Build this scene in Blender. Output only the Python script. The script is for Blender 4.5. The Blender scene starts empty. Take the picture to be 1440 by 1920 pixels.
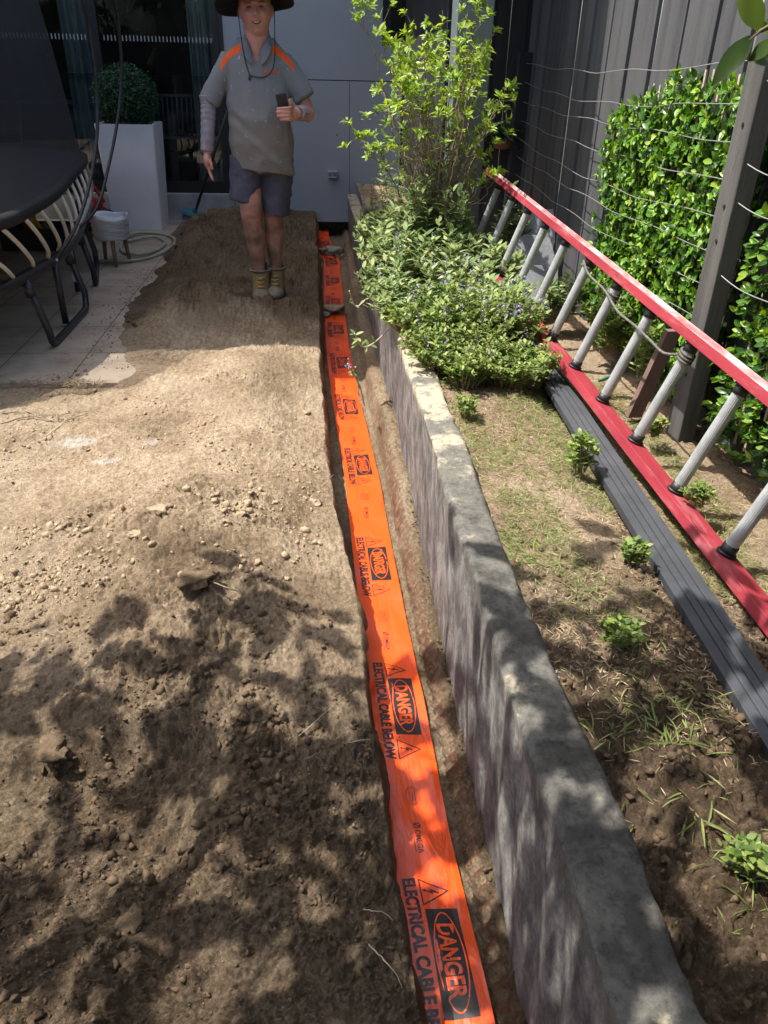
import bpy, bmesh, math, random
import numpy as np
from mathutils import Vector, Matrix
R = math.radians
sc = bpy.context.scene
col = sc.collection
random.seed(7)
rng = np.random.default_rng(7)

# ------------------------------------------------------------------ camera, sky, sun, exposure
CAM_H = 1.42
PITCH, ROLL, YAW = R(30.0), R(1.4), R(5.5)
cf = np.array([math.sin(YAW)*math.cos(PITCH), math.cos(YAW)*math.cos(PITCH), -math.sin(PITCH)])
cr0 = np.array([math.cos(YAW), -math.sin(YAW), 0.0]); cu0 = np.cross(cr0, cf)
CR = math.cos(ROLL)*cr0 + math.sin(ROLL)*cu0
CU = -math.sin(ROLL)*cr0 + math.cos(ROLL)*cu0
cam = bpy.data.cameras.new('camera'); camo = bpy.data.objects.new('camera', cam); col.objects.link(camo)
camo.matrix_world = Matrix(((CR[0], CU[0], -cf[0], 0), (CR[1], CU[1], -cf[1], 0), (CR[2], CU[2], -cf[2], CAM_H), (0, 0, 0, 1)))
cam.sensor_fit = 'VERTICAL'; cam.sensor_height = 24.0; cam.lens = 24.0*1443/1920
cam.clip_start = 0.02; cam.clip_end = 500
sc.camera = camo

SUN = np.array([-0.42, 0.05, 0.90]); SUN /= np.linalg.norm(SUN)
w = bpy.data.worlds.new('World'); sc.world = w; w.use_nodes = True
nt = w.node_tree; bg = nt.nodes['Background']
sky = nt.nodes.new('ShaderNodeTexSky'); sky.sky_type = 'NISHITA'; sky.sun_disc = False; sky.dust_density = 3.5; sky.ozone_density = .4
sky.sun_elevation = math.asin(SUN[2]); sky.sun_rotation = math.atan2(SUN[0], SUN[1])
nt.links.new(sky.outputs[0], bg.inputs[0]); bg.inputs[1].default_value = 0.15
sl = bpy.data.lights.new('sun', 'SUN'); sl.energy = 4.3; sl.angle = R(0.48); sl.color = (1.0, 0.955, 0.88)
so = bpy.data.objects.new('sun', sl); col.objects.link(so)
so.rotation_euler = Vector(SUN).to_track_quat('Z', 'Y').to_euler(); so.location = (-4, 0, 9)
sc.view_settings.view_transform = 'Standard'; sc.view_settings.look = 'None'
sc.view_settings.exposure = 0.98; sc.view_settings.gamma = 1.0
sc.cycles.max_bounces = 8; sc.cycles.transparent_max_bounces = 24
sc.cycles.use_denoising = True

# ------------------------------------------------------------------ measuring helpers (photo pixel -> point on a known plane)
def ray(px, py): return cf + CR*(px-720)/1443.0 - CU*(py-960)/1443.0
def atz(px, py, z): d = ray(px, py); return np.array([0, 0, CAM_H]) + d*((z-CAM_H)/d[2])
def aty(px, py, Y): d = ray(px, py); return np.array([0, 0, CAM_H]) + d*(Y/d[1])
def atx(px, py, X): d = ray(px, py); return np.array([0, 0, CAM_H]) + d*(X/d[0])

# ------------------------------------------------------------------ numpy noise
def _h(ix, iy, iz, s):
    n = (ix.astype(np.int64)*374761393 + iy.astype(np.int64)*668265263 + iz.astype(np.int64)*2147483647 + s*974634777) & 0xffffffff
    n = ((n ^ (n >> 13))*1274126177) & 0xffffffff
    n = ((n ^ (n >> 16))*2246822519) & 0xffffffff
    return ((n ^ (n >> 15)) & 0xffffff)/float(0xffffff)
def vnoise(x, y, z=0.0, s=0):
    x, y, z = np.broadcast_arrays(np.asarray(x, float), np.asarray(y, float), np.asarray(z, float))
    X, Y, Z = np.floor(x), np.floor(y), np.floor(z)
    fx, fy, fz = x-X, y-Y, z-Z
    fx, fy, fz = [f*f*f*(f*(f*6-15)+10) for f in (fx, fy, fz)]
    r = 0
    for a in (0, 1):
        for b in (0, 1):
            for c in (0, 1):
                r = r + _h(X+a, Y+b, Z+c, s)*(fx if a else 1-fx)*(fy if b else 1-fy)*(fz if c else 1-fz)
    return r*2-1
def fbm(x, y, z=0.0, o=4, s=0, g=0.5):
    r = 0; a = 1.0; f = 1.0
    for i in range(o):
        r = r + a*vnoise(np.asarray(x)*f, np.asarray(y)*f, np.asarray(z)*f, s+i*17); a *= g; f *= 2.03
    return r
def worley(x, y, s=0):
    X, Y = np.floor(x), np.floor(y); best = np.full(np.shape(x), 9.0); idv = np.zeros(np.shape(x))
    z0 = np.zeros_like(X)
    for a in (-1, 0, 1):
        for b in (-1, 0, 1):
            cx = X+a+_h(X+a, Y+b, z0, s); cy = Y+b+_h(X+a, Y+b, z0, s+5)
            d = (cx-x)**2+(cy-y)**2; hid = _h(X+a, Y+b, z0, s+9)
            m = d < best; best = np.where(m, d, best); idv = np.where(m, hid, idv)
    return np.sqrt(best), idv
def worley2(x, y, s=0):
    x = np.asarray(x, float); y = np.asarray(y, float); x, y = np.broadcast_arrays(x, y)
    X, Y = np.floor(x), np.floor(y); f1 = np.full(x.shape, 9.0); f2 = np.full(x.shape, 9.0); idv = np.zeros(x.shape); z0 = np.zeros_like(X)
    for a in (-1, 0, 1):
        for b in (-1, 0, 1):
            cx = X+a+_h(X+a, Y+b, z0, s); cy = Y+b+_h(X+a, Y+b, z0, s+5)
            d = np.sqrt((cx-x)**2+(cy-y)**2); hid = _h(X+a, Y+b, z0, s+9)
            m = d < f1; f2 = np.where(m, f1, np.minimum(f2, d)); idv = np.where(m, hid, idv); f1 = np.where(m, d, f1)
    return f2-f1, idv
def sstep(a, b, x): t = np.clip((np.asarray(x, float)-a)/(b-a), 0, 1); return t*t*(3-2*t)

# ------------------------------------------------------------------ object helpers
def tag(o, label=None, cat=None, group=None, kind=None):
    if label: o['label'] = label
    if cat: o['category'] = cat
    if group: o['group'] = group
    if kind: o['kind'] = kind
    return o
def mesh_data(name, V, F, smooth=False):
    me = bpy.data.meshes.new(name)
    V = np.asarray(V, dtype=np.float64).reshape(-1, 3)
    if isinstance(F, np.ndarray):
        n, k = F.shape
        me.vertices.add(len(V)); me.vertices.foreach_set('co', V.ravel())
        me.loops.add(n*k); me.loops.foreach_set('vertex_index', F.astype(np.int32).ravel())
        me.polygons.add(n); me.polygons.foreach_set('loop_start', np.arange(0, n*k, k, dtype=np.int32))
        try: me.polygons.foreach_set('loop_total', np.full(n, k, dtype=np.int32))
        except Exception: pass
        me.update(calc_edges=True)
    else:
        me.from_pydata([tuple(v) for v in V], [], F); me.update()
    if smooth: me.polygons.foreach_set('use_smooth', np.ones(len(me.polygons), dtype=bool))
    return me
def obj(name, V, F, mat=None, parent=None, smooth=False):
    me = mesh_data(name, V, F, smooth)
    if mat: me.materials.append(mat)
    return link(name, me, parent)
def link(name, me, parent=None):
    o = bpy.data.objects.new(name, me); col.objects.link(o)
    if parent is not None:
        o.parent = parent
        if parent.type == 'EMPTY' and parent.parent is None: o.location = -parent.location
    return o
def thing(name, label, cat, loc, group=None):
    o = bpy.data.objects.new(name, None); col.objects.link(o); o.location = loc; o.empty_display_size = .05
    return tag(o, label, cat, group)
class MB:
    def __init__(s): s.V = []; s.F = []
    def add(s, V, F):
        b = len(s.V); s.V += [tuple(v) for v in V]; s.F += [tuple(i+b for i in f) for f in F]; return s
    def box(s, x0, x1, y0, y1, z0, z1):
        v = [(x, y, z) for z in (z0, z1) for y in (y0, y1) for x in (x0, x1)]
        return s.add(v, [(0, 2, 3, 1), (4, 5, 7, 6), (0, 1, 5, 4), (2, 6, 7, 3), (0, 4, 6, 2), (1, 3, 7, 5)])
    def obox(s, c, ax, ay, az):   # oriented box, half-axis vectors
        c, ax, ay, az = map(np.array, (c, ax, ay, az))
        v = [c+ax*i+ay*j+az*k for k in (-1, 1) for j in (-1, 1) for i in (-1, 1)]
        return s.add(v, [(0, 2, 3, 1), (4, 5, 7, 6), (0, 1, 5, 4), (2, 6, 7, 3), (0, 4, 6, 2), (1, 3, 7, 5)])
    def tube(s, P, r, n=8, cap=True):
        P = [np.array(p, float) for p in P]; m = len(P)
        rr = r if hasattr(r, '__len__') else [r]*m
        V = []; F = []; ref = None
        for i in range(m):
            t = P[min(i+1, m-1)]-P[max(i-1, 0)]; t = t/(np.linalg.norm(t)+1e-12)
            if ref is None: ref = np.array([0, 0, 1.0]) if abs(t[2]) < .9 else np.array([1.0, 0, 0])
            u = ref-t*(ref@t); u /= (np.linalg.norm(u)+1e-12); ref = u; v = np.cross(t, u)
            for k in range(n):
                a = 2*math.pi*k/n; V.append(P[i]+rr[i]*(math.cos(a)*u+math.sin(a)*v))
        for i in range(m-1):
            for k in range(n):
                F.append((i*n+k, i*n+(k+1) % n, (i+1)*n+(k+1) % n, (i+1)*n+k))
        if cap: F.append(tuple(range(n-1, -1, -1))); F.append(tuple((m-1)*n+k for k in range(n)))
        return s.add(V, F)
    def loft(s, rings, cap=True):   # rings: lists of equal-length points
        n = len(rings[0]); V = [p for r in rings for p in r]; F = []
        for i in range(len(rings)-1):
            for k in range(n): F.append((i*n+k, i*n+(k+1) % n, (i+1)*n+(k+1) % n, (i+1)*n+k))
        if cap: F.append(tuple(range(n-1, -1, -1))); F.append(tuple((len(rings)-1)*n+k for k in range(n)))
        return s.add(V, F)
    def ball(s, c, rad, n=12, m=8, rot=None):
        c = np.array(c); rad = np.array(rad) if hasattr(rad, '__len__') else np.array([rad]*3); V = []; F = []
        for j in range(1, m):
            ph = math.pi*j/m
            for k in range(n):
                th = 2*math.pi*k/n; p = np.array([math.sin(ph)*math.cos(th), math.sin(ph)*math.sin(th), math.cos(ph)])*rad
                V.append(c+(np.array(rot) @ p if rot is not None else p))
        t = np.array([0, 0, rad[2]]); t = np.array(rot) @ t if rot is not None else t
        V += [c+t, c-t]; T, B = len(V)-2, len(V)-1
        for j in range(m-2):
            for k in range(n): F.append((j*n+k, (j+1)*n+k, (j+1)*n+(k+1) % n, j*n+(k+1) % n))
        for k in range(n):
            F.append((T, k, (k+1) % n)); F.append((B, (m-2)*n+(k+1) % n, (m-2)*n+k))
        return s.add(V, F)
    def lathe(s, c, prof, n=24, wob=None):
        rings = []
        for i, (r, z) in enumerate(prof):
            rings.append([(c[0]+(r+(wob(i, 2*math.pi*k/n)[0] if wob else 0))*math.cos(2*math.pi*k/n), c[1]+(r+(wob(i, 2*math.pi*k/n)[0] if wob else 0))*math.sin(2*math.pi*k/n),
                           c[2]+z+(wob(i, 2*math.pi*k/n)[1] if wob else 0)) for k in range(n)])
        return s.loft(rings)
    def build(s, name, mat=None, parent=None, smooth=False, bevel=0):
        o = obj(name, s.V, s.F, mat, parent, smooth)
        if bevel:
            b = o.modifiers.new('bevel', 'BEVEL'); b.width = bevel; b.segments = 2; b.limit_method = 'ANGLE'; b.angle_limit = R(40)
        return o
def catmull(P, n=8, closed=False):
    P = [np.array(p, float) for p in P]; m = len(P); out = []
    rngi = range(m if closed else m-1)
    for i in rngi:
        g = (lambda j: P[j % m]) if closed else (lambda j: P[min(max(j, 0), m-1)])
        p0, p1, p2, p3 = g(i-1), g(i), g(i+1), g(i+2)
        for k in range(n):
            t = k/n; out.append(.5*((2*p1)+(-p0+p2)*t+(2*p0-5*p1+4*p2-p3)*t*t+(-p0+3*p1-3*p2+p3)*t**3))
    if not closed: out.append(P[-1])
    return out
def grid_faces(nr, nc, closed=False):
    i, j = np.meshgrid(np.arange(nr-1), np.arange(nc if closed else nc-1), indexing='ij')
    a = (i*nc+j).ravel(); b = (i*nc+(j+1) % nc).ravel()
    return np.stack([a, b, b+nc, a+nc], 1)
def scatter(name, tmpl, M, L, mat, parent=None, smooth=False, rnd=None):
    """one mesh of many small copies: tmpl=(V,F ndarray) M (N,3,3) L (N,3)"""
    V, F = tmpl; N = len(L)
    VV = np.einsum('nij,vj->nvi', M, V)+L[:, None, :]
    FF = (F[None]+(np.arange(N)*len(V))[:, None, None]).reshape(-1, F.shape[1])
    me = mesh_data(name, VV.reshape(-1, 3), FF, smooth)
    at = me.attributes.new('rnd', 'FLOAT', 'POINT')
    rv = rng.random(N) if rnd is None else rnd
    at.data.foreach_set('value', np.repeat(rv, len(V)).astype(np.float32))
    me.materials.append(mat)
    return link(name, me, parent)
def frames(D, U, S):
    """rotation*scale with local X along D, Z near U"""
    D = D/np.linalg.norm(D, axis=1, keepdims=True)
    Yv = np.cross(U, D); Yv /= (np.linalg.norm(Yv, axis=1, keepdims=True)+1e-9); Z = np.cross(D, Yv)
    return np.stack([D, Yv, Z], 2)*np.asarray(S)[:, None, None]
def rand_frames(N, S):
    return frames(rng.normal(size=(N, 3)), rng.normal(size=(N, 3)), S)
def leaf_t(wd=.4, cup=.12, droop=.2, n=4, pt=1.0):
    V = []; F = []
    for i in range(n+1):
        t = i/n; ww = wd*.5*math.sin(math.pi*min(max(t, .04)**.85, .985))**pt; zc = -droop*t*t
        V += [(t, -ww, zc+cup*ww/wd*2*.5), (t, 0, zc), (t, ww, zc+cup*ww/wd*2*.5)]
    for i in range(n):
        for k in (0, 1): F.append((i*3+k, i*3+k+1, (i+1)*3+k+1, (i+1)*3+k))
    return np.array(V), np.array(F)

# ------------------------------------------------------------------ materials
def nm(name):
    m = bpy.data.materials.new(name); m.use_nodes = True
    return m, m.node_tree, m.node_tree.nodes['Principled BSDF']
def ramp(nt, stops):
    r = nt.nodes.new('ShaderNodeValToRGB'); e = r.color_ramp.elements
    while len(e) < len(stops): e.new(.5)
    for i, (p, c) in enumerate(stops): e[i].position = p; e[i].color = (*c, 1)
    return r
def mat(name, c1, c2=None, rough=.8, scale=8, bump=0, bscale=60, metal=0, spec=.5, detail=6, coat=0, stretch=None, c3=None, lo=.35, hi=.65, bdist=.01):
    m, nt, b = nm(name); L = nt.links
    b.inputs['Roughness'].default_value = rough; b.inputs['Metallic'].default_value = metal
    b.inputs['Specular IOR Level'].default_value = spec; b.inputs['Coat Weight'].default_value = coat
    tc = nt.nodes.new('ShaderNodeTexCoord'); mp = nt.nodes.new('ShaderNodeMapping'); L.new(tc.outputs['Object'], mp.inputs[0])
    if stretch: mp.inputs['Scale'].default_value = stretch
    if c2 is None: b.inputs['Base Color'].default_value = (*c1, 1)
    else:
        n = nt.nodes.new('ShaderNodeTexNoise'); n.inputs['Scale'].default_value = scale; n.inputs['Detail'].default_value = detail; n.inputs['Roughness'].default_value = .62
        L.new(mp.outputs[0], n.inputs['Vector'])
        st = [(lo, c1), (hi, c2)]
        if c3: st = [(lo, c1), ((lo+hi)/2, c2), (hi, c3)]
        r = ramp(nt, st); L.new(n.outputs[0], r.inputs[0]); L.new(r.outputs[0], b.inputs['Base Color'])
    if bump:
        n = nt.nodes.new('ShaderNodeTexNoise'); n.inputs['Scale'].default_value = bscale; n.inputs['Detail'].default_value = 8; n.inputs['Roughness'].default_value = .65
        L.new(mp.outputs[0], n.inputs['Vector'])
        bp = nt.nodes.new('ShaderNodeBump'); bp.inputs['Strength'].default_value = bump; bp.inputs['Distance'].default_value = bdist
        L.new(n.outputs[0], bp.inputs['Height']); L.new(bp.outputs[0], b.inputs['Normal'])
    return m
def leafmat(name, stops, trans=.35, rough=.45, spec=.4):
    m, nt, b = nm(name); L = nt.links; out = nt.nodes['Material Output']
    a = nt.nodes.new('ShaderNodeAttribute'); a.attribute_name = 'rnd'
    r = ramp(nt, stops); L.new(a.outputs['Fac'], r.inputs[0]); L.new(r.outputs[0], b.inputs['Base Color'])
    b.inputs['Roughness'].default_value = rough; b.inputs['Specular IOR Level'].default_value = spec
    t = nt.nodes.new('ShaderNodeBsdfTranslucent')
    hs = nt.nodes.new('ShaderNodeHueSaturation'); hs.inputs['Value'].default_value = 1.5; hs.inputs['Hue'].default_value = .485; hs.inputs['Saturation'].default_value = 1.1
    L.new(r.outputs[0], hs.inputs['Color']); L.new(hs.outputs[0], t.inputs[0])
    mx = nt.nodes.new('ShaderNodeMixShader'); mx.inputs[0].default_value = trans
    L.new(b.outputs[0], mx.inputs[1]); L.new(t.outputs[0], mx.inputs[2]); L.new(mx.outputs[0], out.inputs[0])
    return m

def dirt_mat():
    m, nt, b = nm('dug_soil'); L = nt.links; N = nt.nodes
    tc = N.new('ShaderNodeTexCoord')
    def noise(s, d=8, r=.65, dist=0):
        n = N.new('ShaderNodeTexNoise'); n.inputs['Scale'].default_value = s; n.inputs['Detail'].default_value = d; n.inputs['Roughness'].default_value = r; n.inputs['Distortion'].default_value = dist
        L.new(tc.outputs['Object'], n.inputs['Vector']); return n
    n1 = noise(2.2, 8, .7, .4); r1 = ramp(nt, [(.34, (.265, .195, .125)), (.5, (.39, .295, .197)), (.66, (.52, .415, .29))])
    L.new(n1.outputs[0], r1.inputs[0])
    n2 = noise(55, 6, .75); r2 = ramp(nt, [(.32, (.50, .48, .46)), (.55, (.98, .98, .98)), (.78, (1.32, 1.3, 1.26))])
    L.new(n2.outputs[0], r2.inputs[0])
    mx = N.new('ShaderNodeMix'); mx.data_type = 'RGBA'; mx.blend_type = 'MULTIPLY'; mx.inputs[0].default_value = 1
    L.new(r1.outputs[0], mx.inputs[6]); L.new(r2.outputs[0], mx.inputs[7])
    # greyer patches of powdery clay
    n3 = noise(1.1, 5, .6); r3 = ramp(nt, [(.5, (0, 0, 0)), (.68, (.55, .55, .55))]); L.new(n3.outputs[0], r3.inputs[0])
    mg = N.new('ShaderNodeMix'); mg.data_type = 'RGBA'; mg.inputs[7].default_value = (.38, .305, .22, 1)
    L.new(r3.outputs[0], mg.inputs[0]); L.new(mx.outputs[2], mg.inputs[6])
    a = N.new('ShaderNodeAttribute'); a.attribute_name = 'fresh_shade'
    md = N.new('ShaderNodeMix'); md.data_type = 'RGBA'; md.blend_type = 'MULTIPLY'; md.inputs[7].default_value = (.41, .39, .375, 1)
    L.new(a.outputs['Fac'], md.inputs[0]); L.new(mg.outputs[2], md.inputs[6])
    a2 = N.new('ShaderNodeAttribute'); a2.attribute_name = 'red'
    mr = N.new('ShaderNodeMix'); mr.data_type = 'RGBA'; mr.inputs[7].default_value = (.17, .075, .045, 1)
    L.new(a2.outputs['Fac'], mr.inputs[0]); L.new(md.outputs[2], mr.inputs[6])
    a3 = N.new('ShaderNodeAttribute'); a3.attribute_name = 'chalk'
    mc = N.new('ShaderNodeMix'); mc.data_type = 'RGBA'; mc.inputs[7].default_value = (.55, .53, .48, 1)
    L.new(a3.outputs['Fac'], mc.inputs[0]); L.new(mr.outputs[2], mc.inputs[6])
    L.new(mc.outputs[2], b.inputs['Base Color'])
    b.inputs['Roughness'].default_value = .97; b.inputs['Specular IOR Level'].default_value = .12
    nb = noise(70, 12, .8, .3); last = None
    wrp = N.new('ShaderNodeMix'); wrp.data_type = 'RGBA'; wrp.blend_type = 'ADD'; wrp.inputs[0].default_value = .02; L.new(tc.outputs['Object'], wrp.inputs[6]); L.new(nb.outputs[1], wrp.inputs[7])
    for sc0, dist, st_ in ((75, .0042, .8), (190, .0020, .8)):
        v = N.new('ShaderNodeTexVoronoi'); v.inputs['Scale'].default_value = sc0; v.inputs['Randomness'].default_value = 1; v.inputs['Detail'].default_value = 1.5; L.new(wrp.outputs[2], v.inputs['Vector'])
        iv = N.new('ShaderNodeMath'); iv.operation = 'SUBTRACT'; iv.inputs[0].default_value = 1; L.new(v.outputs['Distance'], iv.inputs[1])
        bp = N.new('ShaderNodeBump'); bp.inputs['Strength'].default_value = st_; bp.inputs['Distance'].default_value = dist
        L.new(iv.outputs[0], bp.inputs['Height'])
        if last: L.new(last.outputs[0], bp.inputs['Normal'])
        last = bp
    bp = N.new('ShaderNodeBump'); bp.inputs['Strength'].default_value = 1; bp.inputs['Distance'].default_value = .010
    L.new(nb.outputs[0], bp.inputs['Height']); L.new(last.outputs[0], bp.inputs['Normal']); L.new(bp.outputs[0], b.inputs['Normal'])
    return m
M_DIRT = dirt_mat()

# ------------------------------------------------------------------ GROUND (dug yard with the trench)
def trench_left(Y):
    return np.interp(Y, [-2, 0.3, 0.698, 0.845, 1.08, 1.446, 1.846, 2.271, 2.579, 2.955, 3.423, 4.023, 4.938, 6.468, 7.849, 9], [0.13, 0.115, 0.162, 0.143, 0.123, 0.111, 0.102, 0.072, 0.047, 0.033, 0.025, 0.019, 0.02, 0.031, 0.023, 0.03]) + .009*fbm(np.asarray(Y)*5.0, 3.3, s=3, o=4)
def patio_edge(Y):
    return np.interp(Y, [3.8, 3.95, 4.5, 5.0, 5.5, 6.2, 7.0, 7.6, 8.3, 8.6], [-.98, -1.0, -1.10, -1.22, -1.27, -1.22, -1.22, -1.36, -1.15, -1.0]) + .05*fbm(np.asarray(Y)*4, .7, s=8, o=4)
def gauss(x, y, cx, cy, sx, sy, th=0):
    c, s = math.cos(th), math.sin(th); u = (x-cx)*c+(y-cy)*s; v = -(x-cx)*s+(y-cy)*c
    return np.exp(-(u/sx)**2-(v/sy)**2)
def rough_mask(x, y):
    r = sstep(2.0, 1.3, y)*.95 + gauss(x, y, -.62, 2.3, .55, .28, .25)*1.0 + gauss(x, y, -.75, 5.0, .6, .8)*.5 + gauss(x, y, -.8, 7.3, .8, 1.3)*1.3
    r = r + gauss(x, y, -.35, 1.85, .25, .3)*.8 + gauss(x, y, -.35, 5.6, .8, 1.6)*.9
    return np.clip(r, 0.22, 1.35)
def dirt_h(x, y, fine=True):
    x = np.asarray(x, float); y = np.asarray(y, float)
    rm = rough_mask(x, y)
    h = .022*fbm(x*.9, y*.9, s=1, o=3)+.010*fbm(x*3.1, y*3.1, s=2, o=3)
    h = h + .10*np.exp(-((x+.42-.05*(y-2.5))/.30)**2)*sstep(1.0, 2.0, y)*sstep(4.5, 3.6, y)*(1+.5*fbm(x*1.5, y*1.8, s=36, o=3)) + .03*gauss(x, y, -.2, 3.4, .25, .5) + .035*gauss(x, y, -.62, 2.25, .5, .35, .2)
    h = h + .24*gauss(x, y, -.74, 4.92, .20, .24)+.07*gauss(x, y, -1.0, 5.5, .12, .3)+.05*gauss(x, y, -.15, 5.0, .1, .35)+.06*gauss(x, y, -.95, 6.6, .2, .25) - .11*gauss(x, y, -.75, 4.84, .07, .09) + .10*gauss(x, y, -.45, 4.85, .15, .30, -.6)+.05*gauss(x, y, -.98, 4.75, .2, .25)
    h = h + .16*gauss(x, y, -.75, 7.5, .55, .9) + .10*gauss(x, y, -.35, 8.2, .5, .6) + .05*gauss(x, y, -1.0, 6.4, .3, .6)
    # scarp of a shallow scrape in the foreground
    sc_ = sstep(1.40, 1.33, y+.03*fbm(x*7, y*2, s=40, o=3)-.10*(x+.58))*sstep(-.22, -.36, x)*sstep(.8, 1.15, y)
    h = h - .06*sc_ + .02*gauss(x, y, -.5, 1.43, .2, .05)
    h = h - .05*gauss(x, y, -.42, 1.98, .08, .10) + .035*gauss(x, y, -.37, 1.86, .07, .06)
    h = h - .02*sstep(1.1, .6, y)*sstep(-.2, -.5, x)
    if fine:
        wx = .05*fbm(x*8, y*8, s=21, o=5, g=.6); wy = .05*fbm(x*8, y*8, s=22, o=5, g=.6)
        e1, i1 = worley2((x+wx)*11, (y+wy)*11, 4); e2, i2 = worley2((x+wx*.6)*27, (y+wy*.6)*27, 6); e3, i3 = worley2((x+wx*.3)*62, (y+wy*.3)*62, 12); e4, i4 = worley2(x*130, y*130, 14)
        pat = sstep(-.45, .35, fbm(x*2.3, y*2.3, s=30, o=3))
        pat2 = sstep(-.35, .25, fbm(x*5, y*5, s=34, o=3))
        c1 = sstep(.01, .12, e1)*np.clip(i1-.5, 0, 1)*1.6; c2 = sstep(.02, .20, e2)*np.clip(i2-.35, 0, 1)*1.4; c3 = sstep(.02, .30, e3)*i3; c4 = sstep(0, .4, e4)*i4
        h = h + rm*pat*(.040*c1 + .025*c2*(.25+.75*pat2)) + (.0022+.0085*rm*(.3+.7*pat2))*c3 + (.0014+.0032*rm)*c4
        h = h + (.0035+.006*rm)*fbm(x*22, y*22, s=31, o=5, g=.6)
        cr = np.abs(fbm(x*4.5, y*4.5, s=33, o=4)); h = h - .016*np.exp(-(cr/.028)**2)*np.clip(rm, .12, 1)*pat
    # run down to bare paving edge
    return h
def build_ground():
    rows = np.concatenate([np.linspace(-2.2, .3, 40)[:-1], .3*np.exp(np.linspace(0, math.log(9.2/.3), 860))])
    nl = 520
    t = np.linspace(0, 1, nl); u = 1-t   # from far left to the trench lip
    xl = -(np.exp(u*2.65)-1)/(math.exp(2.65)-1)*7.2
    prof = []   # columns right of lip: (dx mode)
    Y = rows[:, None]
    lip = trench_left(rows)[:, None]
    X = xl[None, :]+lip
    Z = dirt_h(X, Y)
    # near the patio the soil thins out onto the paving
    pe = patio_edge(rows)[:, None]
    onp = sstep(3.70, 3.86, Y)*1.0
    over = sstep(-.02, .22, X-pe)
    Zp = (Z+.012)*over + .016*sstep(-.03, .06, X-pe) - .05*(1-sstep(-.05, .02, X-pe))
    Z = Z*(1-onp)+np.maximum(Zp, -.05)*onp
    Z = np.where(Y > 8.46, np.minimum(Z, .2), Z)
    fl = -.165
    lipz = Z[:, -1:]
    cols = [X]; zs = [Z]
    n1 = 9
    for k in range(1, n1+1):
        f = k/n1; nx = .012*fbm(rows*9, f*3, s=51, o=4)[:, None]; und = .012*fbm(rows*3.1, f*2, s=52, o=3)[:, None]
        cols.append(lip+.004+.022*f+(nx+und)*math.sin(math.pi*min(f*1.2, 1))); zs.append(lipz*(1-f)+fl*f - .004*(1-f))
    flx0 = cols[-1]; flx1 = np.interp(rows, [0, .8, 1.5, 2.5, 4, 6, 9], [.328, .314, .306, .292, .265, .262, .30])[:, None]
    for k in range(1, 26):
        f = k/25; x = flx0*(1-f)+flx1*f; cols.append(x); zs.append(fl+.006*fbm(x*30, Y*30, s=60, o=4)+.004*f*(worley(x*40, Y*40, 61)[0] < .4))
    ledge = np.interp(rows, [0, .8, 2.2, 2.9, 3.4, 4.0, 9], [-.140, -.135, -.095, -.045, .01, -.08, -.13])[:, None]+.016*fbm(rows*4, 9.1, s=62, o=4)[:, None]
    saw = ((rows/.038) % 1.0)[:, None]; rib = .013*np.minimum(saw*1.3, (1-saw)*4.0)*sstep(3.2, 2.2, Y)
    for k in range(1, 11):
        f = k/10; nx = .004*fbm(rows*14, f*3, s=63, o=4)[:, None]
        cols.append(flx1+.006+.024*f-rib*math.sin(math.pi*(.1+.75*f))*1.3+nx); zs.append(fl*(1-f)+ledge*f)
    lx0 = cols[-1]
    for k in range(1, 15):
        f = k/14; x = lx0*(1-f)+.372*f; dd, ii = worley(x*45, Y*45, 64)
        cols.append(x); zs.append(ledge+.014*math.sin(math.pi*f*.9)+.008*np.clip(1-dd, 0, 1)*ii+.006*fbm(x*25, Y*25, s=65, o=4))
    X = np.concatenate([np.broadcast_to(c, (len(rows), c.shape[1] if c.ndim == 2 else 1)) for c in cols], 1)
    Z = np.concatenate([np.broadcast_to(z, (len(rows), z.shape[1] if z.ndim == 2 else 1)) for z in zs], 1)
    YY = np.broadcast_to(Y, X.shape)
    V = np.stack([X, YY, Z], 2).reshape(-1, 3)
    me = mesh_data('ground', V, grid_faces(*X.shape), False)
    fr = sstep(2.15, 1.2, YY+.25*fbm(X*2.5, YY*2.5, s=70, o=4))*.85 + .95*sstep(4.35, 4.9, YY+.2*fbm(X*3, YY*3, s=74, o=4))  # darker dug soil; far end also painted darker where house shade falls
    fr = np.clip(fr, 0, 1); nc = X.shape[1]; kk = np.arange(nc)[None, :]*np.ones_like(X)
    fr = np.where(kk > nl, .55, fr); fr = np.where((kk > nl+9+25+10), .45+.5*sstep(2.8, 1.9, YY), fr)  # right bank and ledge darkened in colour to stand in for shade
    red = np.where((kk > nl) & (kk <= nl+9), .75*sstep(-.1, .4, fbm(YY*3, Z*8, s=71, o=3)), 0) + np.where((kk > nl+34) & (kk <= nl+45), .75*sstep(3.3, 2.6, YY)*sstep(.25, .7, ((YY/.038) % 1.0)+.3*fbm(YY*9, Z*9, s=72, o=2)), 0)
    chalk = .55*sstep(.15, .6, gauss(X, YY, -1.03, 3.08, .10, .05, .2)+gauss(X, YY, -.86, 2.9, .06, .02)+.6*gauss(X, YY, -.7, 3.05, .05, .04)+.25*fbm(X*25, YY*25, s=73, o=4)-.12)
    for n, a in (('fresh_shade', fr), ('red', red), ('chalk', chalk)):
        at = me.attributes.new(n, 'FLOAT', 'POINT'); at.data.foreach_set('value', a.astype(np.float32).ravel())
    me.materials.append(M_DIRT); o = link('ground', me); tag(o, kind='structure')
build_ground()
b_ = MB(); b_.box(-150, 150, -150, 150, -.62, -.42); tag(b_.build('surrounding_ground', mat('outer_soil', (.10, .085, .06), (.07, .09, .04), scale=.6, rough=.95)), kind='structure')

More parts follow.
